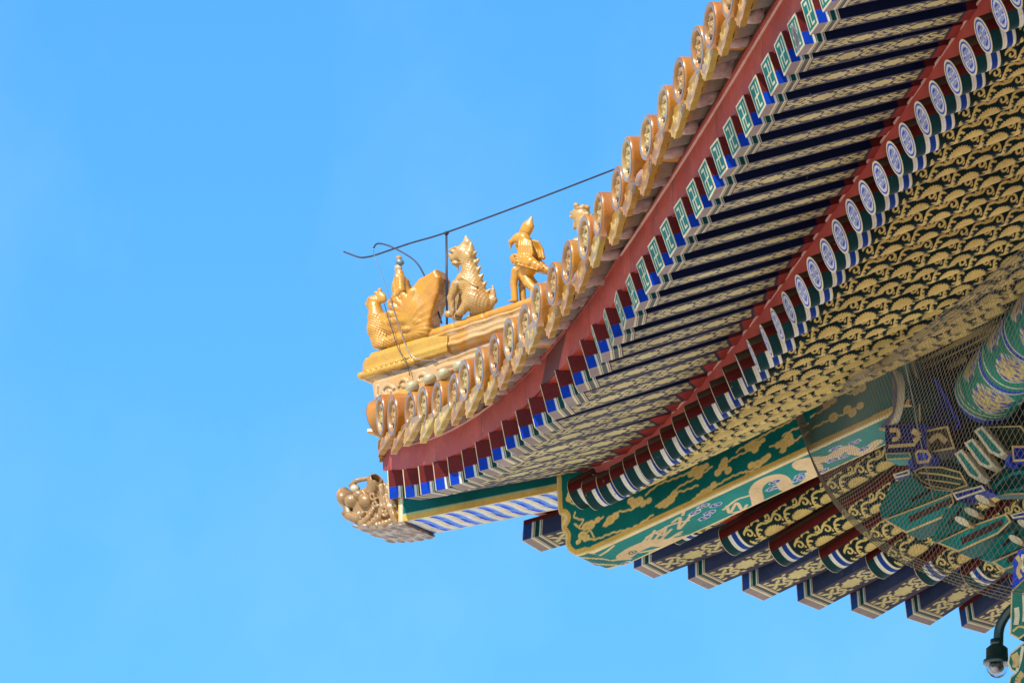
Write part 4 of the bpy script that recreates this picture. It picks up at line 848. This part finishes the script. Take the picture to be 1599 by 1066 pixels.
# ------------------------------------------------------------------ brackets under the corner
def slab(name, px, off, depth, face, side, edge=None, ew=.045, deco=None, tilt=0.0):
    """carved timber: outline measured on the photo, set on a plane along the hip at a real distance, with its own thickness"""
    n = NV + np.array([0, 0, -tilt]); n = n / np.linalg.norm(n); p0 = NV * off + np.array([9, 9, 1.2]) * (0 if tilt == 0 else 1)
    P = np.array([hit(x, y, n, p0) for x, y in px]); ex = DG; ey = np.cross(n, ex); ey /= np.linalg.norm(ey); ey = ey if ey[2] > 0 else -ey
    o0 = P.mean(0); q = np.stack([(P - o0) @ ex, (P - o0) @ ey], 1)
    area = np.sum(q[:, 0] * np.roll(q[:, 1], -1) - np.roll(q[:, 0], -1) * q[:, 1])
    if area < 0: q = q[::-1]; P = P[::-1]
    import mathutils.geometry as mg
    pm = PM(); toward = 1 if n @ (CAM - o0) > 0 else -1; nn_ = n * toward
    lo, hi_ = q.min(0), q.max(0); k = 46; xs = np.linspace(lo[0], hi_[0], k); ys = np.linspace(lo[1], hi_[1], k)
    # inset rim
    m = len(q); cen = q.mean(0); Q = []
    for i in range(m):
        a, b, c = q[i - 1], q[i], q[(i + 1) % m]; t1 = (b - a) / (np.linalg.norm(b - a) + 1e-9); t2 = (c - b) / (np.linalg.norm(c - b) + 1e-9)
        n1 = np.array([-t1[1], t1[0]]); n2 = np.array([-t2[1], t2[0]]); h = n1 + n2; h /= max(h @ h / 2, .35); Q.append(b + h * (ew if edge is not None else .002))
    Q = np.array(Q); W3 = lambda z, d: o0 + np.outer(z[:, 0], ex) + np.outer(z[:, 1], ey) + nn_ * d
    A = W3(q, 0); I = W3(Q, .006); Bk = W3(q, -depth)
    for i in range(m):
        j = (i + 1) % m; pm.poly([A[i], A[j], I[j], I[i]], edge if edge is not None else face); pm.poly([A[j], A[i], Bk[i], Bk[j]], side)
    for t in mg.tessellate_polygon([[Vector((*z, 0)) for z in Q]]): pm.poly(I[list(t)], face)
    pm.poly(Bk[::-1], side)
    for dp, dc, dw in deco or []:
        z = np.array([hit(x, y, n, p0) for x, y in dp]) - o0; z = smooth_pts(np.stack([z @ ex, z @ ey], 1), 4) if len(dp) > 2 else np.stack([z @ ex, z @ ey], 1)
        for a, b in zip(z[:-1], z[1:]):
            t = (b - a) / (np.linalg.norm(b - a) + 1e-9); s_ = np.array([-t[1], t[0]]) * dw; pm.poly(W3(np.array([a - s_, b - s_, b + s_, a + s_]), .012), dc)
    return own(pm.build(name, PAINT))
TL = rgba(.008, .20, .18); DT = rgba(.005, .085, .075); BL = rgba(.015, .05, .42); DB = rgba(.008, .018, .09); TAN = rgba(.58, .42, .18, .5); CRM = rgba(.66, .60, .42); DK = rgba(.02, .018, .02); BRN = rgba(.10, .04, .03)
f3 = lambda pts, ox, oy, f=.2101: [(ox + x * f, oy + y * f) for x, y in pts]
slab('bracket_board', [(1360, 560), (1450, 500), (1660, 380), (1660, 760), (1530, 770), (1440, 735), (1385, 700)], -.6, .15, rgba(.012, .03, .028), DK, deco=[([(1440, 655), (1470, 640), (1505, 650), (1530, 640)], TAN, .035), ([(1455, 610), (1480, 620), (1500, 605)], rgba(.01, .06, .05), .08), ([(1540, 700), (1570, 690), (1599, 700)], TAN, .03), ([(1450, 720), (1480, 712), (1500, 722)], TL, .05), ([(1400, 700), (1450, 690), (1490, 680)], TAN, .03), ([(1470, 560), (1500, 540), (1530, 532)], TAN, .06), ([(1480, 575), (1510, 560)], TAN, .05)])
slab('bracket_panel', [(1396, 585), (1425, 560), (1436, 600), (1438, 664), (1393, 664)], .30, .3, DT, DT, TAN, .03)
slab('bracket_panel', [(1440, 600), (1462, 590), (1500, 660), (1480, 690), (1442, 680)], .05, .2, DB, DB, BL, .05)
slab('bracket_block', [(1382, 664), (1440, 660), (1440, 704), (1383, 707)], .45, .5, rgba(.008, .014, .09), BL, deco=[([(1390, 672), (1402, 672), (1403, 684), (1394, 686)], TAN, .04), ([(1388, 697), (1430, 694)], TAN, .03), ([(1425, 672), (1436, 680), (1428, 690)], TAN, .05)])
slab('bracket_block', [(1442, 672), (1480, 664), (1492, 700), (1450, 708)], .3, .5, rgba(.05, .04, .03), DK, TAN, .04, deco=[([(1452, 690), (1465, 680), (1478, 690)], TAN, .05)])
slab('bearing_block', [(1382, 707), (1421, 706), (1424, 716), (1384, 718)], .52, .4, TL, TL, TAN, .025)
slab('bearing_block', [(1428, 708), (1433, 702), (1449, 702), (1455, 712), (1450, 722), (1432, 724)], .5, .3, BL, BL, TAN, .05)
slab('bearing_block', [(1394, 740), (1420, 732), (1421, 741), (1397, 747)], .56, .35, rgba(.008, .014, .10), BL, CRM, .035)
slab('bearing_block', [(1417, 720), (1424, 714), (1426, 728), (1420, 732)], .6, .3, rgba(.02, .07, .32), BL)
slab('gourd_arm', [(1426, 735), (1440, 728), (1470, 728), (1500, 736), (1512, 758), (1488, 766), (1455, 760), (1436, 750)], .5, .35, rgba(.02, .05, .035), DT, TAN, .03, deco=[([(1436, 738), (1470, 741), (1502, 748)], TAN, .015), ([(1445, 748), (1475, 752), (1500, 756)], TAN, .012)])
slab('gourd_arm', [(1423, 736), (1428, 748), (1440, 757), (1458, 763), (1488, 766), (1487, 770), (1456, 769), (1436, 762), (1425, 752)], .62, .3, TL, TL, CRM, .02)
for k_, (up, lo_, slot) in enumerate([
    ([(345, 440), (440, 270), (590, 200), (700, 300), (880, 325), (640, 420), (365, 520)], [(375, 528), (640, 428), (885, 330), (905, 400), (820, 515), (545, 630)], [(570, 530), (890, 385)]),
    ([(735, 685), (840, 455), (950, 395), (1020, 420), (1060, 550), (760, 688)], [(770, 700), (1060, 560), (1290, 480), (1330, 540), (1230, 635), (935, 770)], [(960, 690), (1270, 545)]),
    ([(1090, 820), (1230, 660), (1330, 610), (1480, 600), (1480, 700), (1160, 835)], [(1180, 842), (1480, 710), (1520, 820), (1423, 850), (1275, 905)], [(1300, 830), (1460, 770)])]):
    slab('beak_arm', f3(up, 1300, 700), .66 + .1 * k_, .45, rgba(.006, .13, .115), DT, None, deco=[([(1300 + x * .2101, 700 + y * .2101) for x, y in ((lambda a, b: [((a[0] * .55 + b[0] * .45), (a[1] * .55 + b[1] * .45)), ((a[0] + b[0] * 2) / 3 + 40, (a[1] + b[1] * 2) / 3 - 60)])(up[0], up[-3]))], DK, .035)])
    slab('beak_arm', f3(lo_, 1300, 700), .72 + .1 * k_, .5, TL, DT, TAN, .035, deco=[(f3(slot, 1300, 700), rgba(.05, .03, .03), .06)])
slab('bearing_block', f3([(890, 330), (1110, 270), (1140, 310), (920, 385)], 1300, 700), .78, .4, rgba(.008, .02, .22), BL, CRM, .035)
slab('bearing_block', f3([(1320, 490), (1480, 450), (1480, 500), (1340, 520)], 1300, 700), .9, .4, rgba(.008, .02, .22), BL, CRM, .03)
for a in ([(905, 800), (960, 765), (1125, 975), (1065, 995), (1010, 960)], [(975, 720), (1040, 685), (1210, 890), (1150, 910), (1090, 880)], [(1050, 630), (1110, 592), (1290, 800), (1230, 825), (1165, 790)]):
    slab('bracket_plank', f3(a, 1300, 540), .55, .3, TL, CRM, CRM, .05)
slab('bracket_panel', f3([(1120, 600), (1400, 590), (1480, 700), (1420, 760), (1290, 800)], 1300, 540), .3, .3, rgba(.02, .035, .02), DT, TAN, .03)
slab('bracket_panel', f3([(1140, 1000), (1290, 880), (1490, 850), (1490, 1100), (1180, 1110)], 1300, 540), .3, .3, rgba(.006, .05, .045), DT, TAN, .03, deco=[(f3([(1160, 1090), (1320, 960), (1480, 930)], 1300, 540), TL, .03), (f3([(1180, 1110), (1490, 1040)], 1300, 540), TL, .03)])
slab('bearing_block', f3([(1330, 740), (1480, 740), (1490, 855), (1340, 860)], 1300, 540), .62, .3, rgba(.008, .02, .22), BL, TAN, .04)
slab('bearing_block', f3([(1280, 850), (1325, 790), (1320, 870), (1290, 890)], 1300, 540), .66, .3, rgba(.02, .05, .35), BL)
for x, y in ((1534, 779), (1517, 799), (1502, 813), (1586, 842), (1600, 818)):
    q = np.array([(x + 11 * math.cos(t) + 3 * math.sin(t), y + 6 * math.cos(t) - 4.5 * math.sin(t)) for t in np.linspace(0, 2 * math.pi, 13)[:-1]])
    slab('bracket_peg', q, 1.05, .2, CRM, TAN)
# purlin ends
def drum(name, px, axis, length, r, bands, endc, parent=HALL, off=0):
    c0 = dg(px[0], px[1], off); ax = np.asarray(axis, float); ax /= np.linalg.norm(ax); a = np.cross(ax, [0, 0, 1]); a /= np.linalg.norm(a); b = np.cross(a, ax)
    th = np.linspace(0, 2 * math.pi, 65); xs = np.r_[np.linspace(0, min(length, 6), 160), np.linspace(min(length, 6) + .1, length + .2, 40)]; X, T = np.meshgrid(xs, th, indexing='ij'); C = bands(X, T)
    P = c0 + X[..., None] * ax + r * (np.cos(T)[..., None] * a + np.sin(T)[..., None] * b); pm = PM(); pm.grid(P, C, flip=False)
    R_, T = np.meshgrid(np.linspace(0, r, 20), th, indexing='ij'); pm.grid(c0 - .004 * ax + R_[..., None] * (np.cos(T)[..., None] * a + np.sin(T)[..., None] * b), endc(R_, T))
    return own(pm.build(name, PAINT, smooth=True), parent)
def purl(X, T):
    C = np.broadcast_to(rgba(.008, .18, .12), X.shape + (4,)).copy()
    w_ = X + .10 * np.cos(T * 2)
    for a, b, c in ((-9, .13, rgba(.015, .05, .34)), (.13, .165, CRM), (.30, .335, CRM), (.46, .49, CRM)): C[(w_ > a) & (w_ < b)] = c
    Xm = np.mod(X - .55, 1.75)
    q = np.hypot((Xm - .62) / .52, (np.mod(T + .4, 1.57) - .785) / .62); C[(q < 1.06) & (X > .55)] = CRM; C[(q < .99) & (X > .55)] = rgba(.03, .06, .32); g = np.sin(Xm * 19 + 2 * np.sin(T * 7)) * np.sin(T * 12 + 2.4 * np.cos(Xm * 13)); C[(q < .93) & (g > -.3) & (X > .55)] = rgba(.5, .40, .14, .8)
    for a, b, c in ((1.20, 1.235, CRM), (1.235, 1.38, rgba(.015, .05, .34)), (1.38, 1.41, CRM), (1.55, 1.58, CRM)): C[(Xm > a) & (Xm < b) & (X > .55)] = c
    return C
drum('purlin', (1542, 612), (1, .0, .0), 26, .58, purl, lambda R_, T: np.where((R_ > .5)[..., None], rgba(.01, .03, .25), rgba(.006, .06, .05)), off=.2)
drum('purlin', (1383, 622), (-.2, 1, .0), 1.6, .56, lambda X, T: np.where((X > .12)[..., None], rgba(.006, .05, .045), CRM), lambda R_, T: lay(lay(np.broadcast_to(rgba(.10, .10, .20), R_.shape + (4,)).copy(), (R_ < .42) & (np.sin(T * 5 + R_ * 14) > -.4), rgba(.22, .17, .09, .4)), R_ > .52, TAN), off=.35)
# beam heads at the right edge
slab('beam_head', [(1583, 872), (1590, 859), (1604, 854), (1700, 850), (1700, 905), (1600, 902), (1580, 922)], 1.5, .9, rgba(.02, .06, .50), BL, rgba(.02, .06, .5), .02, deco=[([(1588, 868), (1594, 878), (1590, 892), (1595, 902)], TAN, .04), ([(1598, 865), (1596, 880), (1600, 892)], CRM, .03)])
slab('beam_head', [(1579, 922), (1600, 902), (1700, 902), (1700, 990), (1610, 984), (1591, 998), (1577, 990)], 1.52, .9, rgba(.03, .17, .13), TL, TAN, .03, deco=[([(1588, 948), (1589, 962), (1587, 975)], CRM, .05), ([(1599, 925), (1600, 955), (1599, 970)], CRM, .03), ([(1582, 985), (1592, 978), (1604, 980)], TAN, .02)])
slab('beam_head', [(1600, 1000), (1588, 1010), (1576, 1020), (1573, 1034), (1578, 1046), (1584, 1050), (1577, 1056), (1574, 1068), (1580, 1090), (1610, 1120), (1700, 1120), (1700, 1000)], 1.54, .9, rgba(.02, .15, .13), TL, CRM, .035, deco=[([(1584, 1020), (1588, 1032), (1586, 1042)], TAN, .07), ([(1598, 1008), (1594, 1030), (1588, 1048)], CRM, .03), ([(1598, 1050), (1590, 1062), (1592, 1080)], TAN, .06)])

# ------------------------------------------------------------------ dome camera
cg = empty('dome_camera', V(dg(1558, 1030, 1.4)).tolist()); tag(cg, 'dark green dome security camera hanging by a bent pipe at the lower right', 'camera')
bpy.context.view_layer.update(); CI = cg.matrix_world.inverted()
def ownc(o, p=None):
    if p is None: o.parent = cg; o.matrix_parent_inverse = CI
    return o
ownc(tube('bent_pipe', [dg(*p, 1.4) for p in ((1600, 938), (1580, 950), (1567, 966), (1560, 985), (1559, 1008))], .085, GREENP, n=14))
def lathe(name, c, prof, mat, n=36):
    v = []; f = []
    for r, z in prof:
        for k in range(n): v.append(c + np.array([r * math.cos(k * 2 * math.pi / n), r * math.sin(k * 2 * math.pi / n), z]))
    for i in range(len(prof) - 1):
        for k in range(n): f.append((i * n + k, i * n + (k + 1) % n, (i + 1) * n + (k + 1) % n, (i + 1) * n + k)[::-1])
    return ownc(obj(name, v, f, mat, None, True))
c0 = dg(1557, 1030, 1.4)
lathe('collar', c0, [(.0, .36), (.11, .36), (.115, .24), (.0, .24)], GREENP)
lathe('housing', c0, [(0, .245), (.14, .24), (.185, .20), (.19, .02), (.235, -.005), (.24, -.07), (.22, -.075), (.0, -.07)], GREENP)
gm_, gnt, gbs = newmat('clear_dome'); gbs.inputs['Transmission Weight'].default_value = 1; gbs.inputs['Roughness'].default_value = .03; gbs.inputs['IOR'].default_value = 1.03; gbs.inputs['Base Color'].default_value = (.9, .92, .93, 1)
a_ = np.linspace(0, math.pi / 2, 12); lathe('glass_dome', c0, [(.19 * math.cos(t), -.08 - .23 * math.sin(t)) for t in a_], gm_)
lathe('lens_unit', c0 + np.array([.02, -.02, 0]), [(.02, -.08), (.12, -.09), (.13, -.16), (.10, -.22), (.05, -.245), (.0, -.25)], mat_noise('camera_metal', [(.35, (.05, .045, .04)), (.6, (.3, .28, .26))], 25, .4, metallic=.5))

# ------------------------------------------------------------------ bird net under the brackets
def under(px, py, far):   # a point just below the rafters of either eave
    n = np.array([0, -.43, 1.]) if not far else np.array([-.43, 0, 1.])
    p0 = np.array([0, 2.7, -.78]) if not far else np.array([2.7, 0, -.78])
    return hit(px, py, n, p0)
upper = [dg(1238, 636, .62), dg(1290, 612, .8), under(1345, 580, 0), under(1400, 545, 0), under(1460, 498, 0), under(1520, 452, 0), under(1580, 400, 0), under(1660, 330, 0)]
lower = [dg(1240, 640, .60), dg(1262, 705, .60), dg(1285, 758, .56), dg(1318, 806, .72), dg(1380, 862, .95), dg(1450, 898, 1.12), dg(1530, 928, 1.25), dg(1660, 965, 1.32)]
U_ = smooth_pts(upper, 8); L_ = smooth_pts(lower, 8); na = len(U_)
def net_at(a, t):
    a = np.clip(a, 0, 1) * (na - 1); i = np.clip(a.astype(int), 0, na - 2); f_ = (a - i)[..., None]
    p = U_[i] * (1 - f_) + U_[i + 1] * f_; q = L_[i] * (1 - f_) + L_[i + 1] * f_
    sag = (np.sin(t * math.pi) * .10 + .05 * np.sin(a * .35 + 5 * t) * np.sin(t * math.pi))[..., None]
    return p * (1 - t[..., None]) + q * t[..., None] + sag * np.array([.2, -.1, -.6])
pm = PM(); nv_ = 0; verts = []; faces = []
def ribbon(P, r):
    global nv_
    t = np.gradient(P, axis=0); t /= np.linalg.norm(t, axis=1)[:, None] + 1e-9
    vd = P - CAM * 0 - np.array([30, -10, -20]); s_ = np.cross(t, vd); s_ /= np.linalg.norm(s_, axis=1)[:, None] + 1e-9; u_ = np.cross(s_, t)
    n = len(P); verts.extend([P + s_ * r, P - s_ * r * .5 + u_ * r * .8, P - s_ * r * .5 - u_ * r * .8])
    for i in range(n - 1):
        for k in range(3): a, b = k * n, ((k + 1) % 3) * n; faces.append((nv_ + a + i, nv_ + b + i, nv_ + b + i + 1, nv_ + a + i + 1))
    nv_ += 3 * n
K = 78
for sgn in (1, -1):
    for k in range(-40, K + 40):
        t = np.linspace(0, 1, 44); a = k / K + sgn * .40 * (t - .5); m_ = (a >= 0) & (a <= 1)
        if m_.sum() > 2: ribbon(net_at(a[m_], t[m_]), .0034)
for tt in (0.0, 1.0):
    for k in range(5):
        a = np.linspace(0, 1, 90); ribbon(net_at(a, np.full(90, abs(tt - .005 - .012 * k))) + np.array([0, 0, -.01]) * k, .009)
ribbon(net_at(np.linspace(.45, .70, 40), np.linspace(0.02, .75, 40)), .010); ribbon(net_at(np.linspace(.08, .14, 40), np.linspace(0, 1, 40)), .011)
net = obj('bird_net', np.concatenate(verts), faces, NETM)
tag(net, 'fine brown bird net stretched below the bracket arms from beam to rafters', 'net')
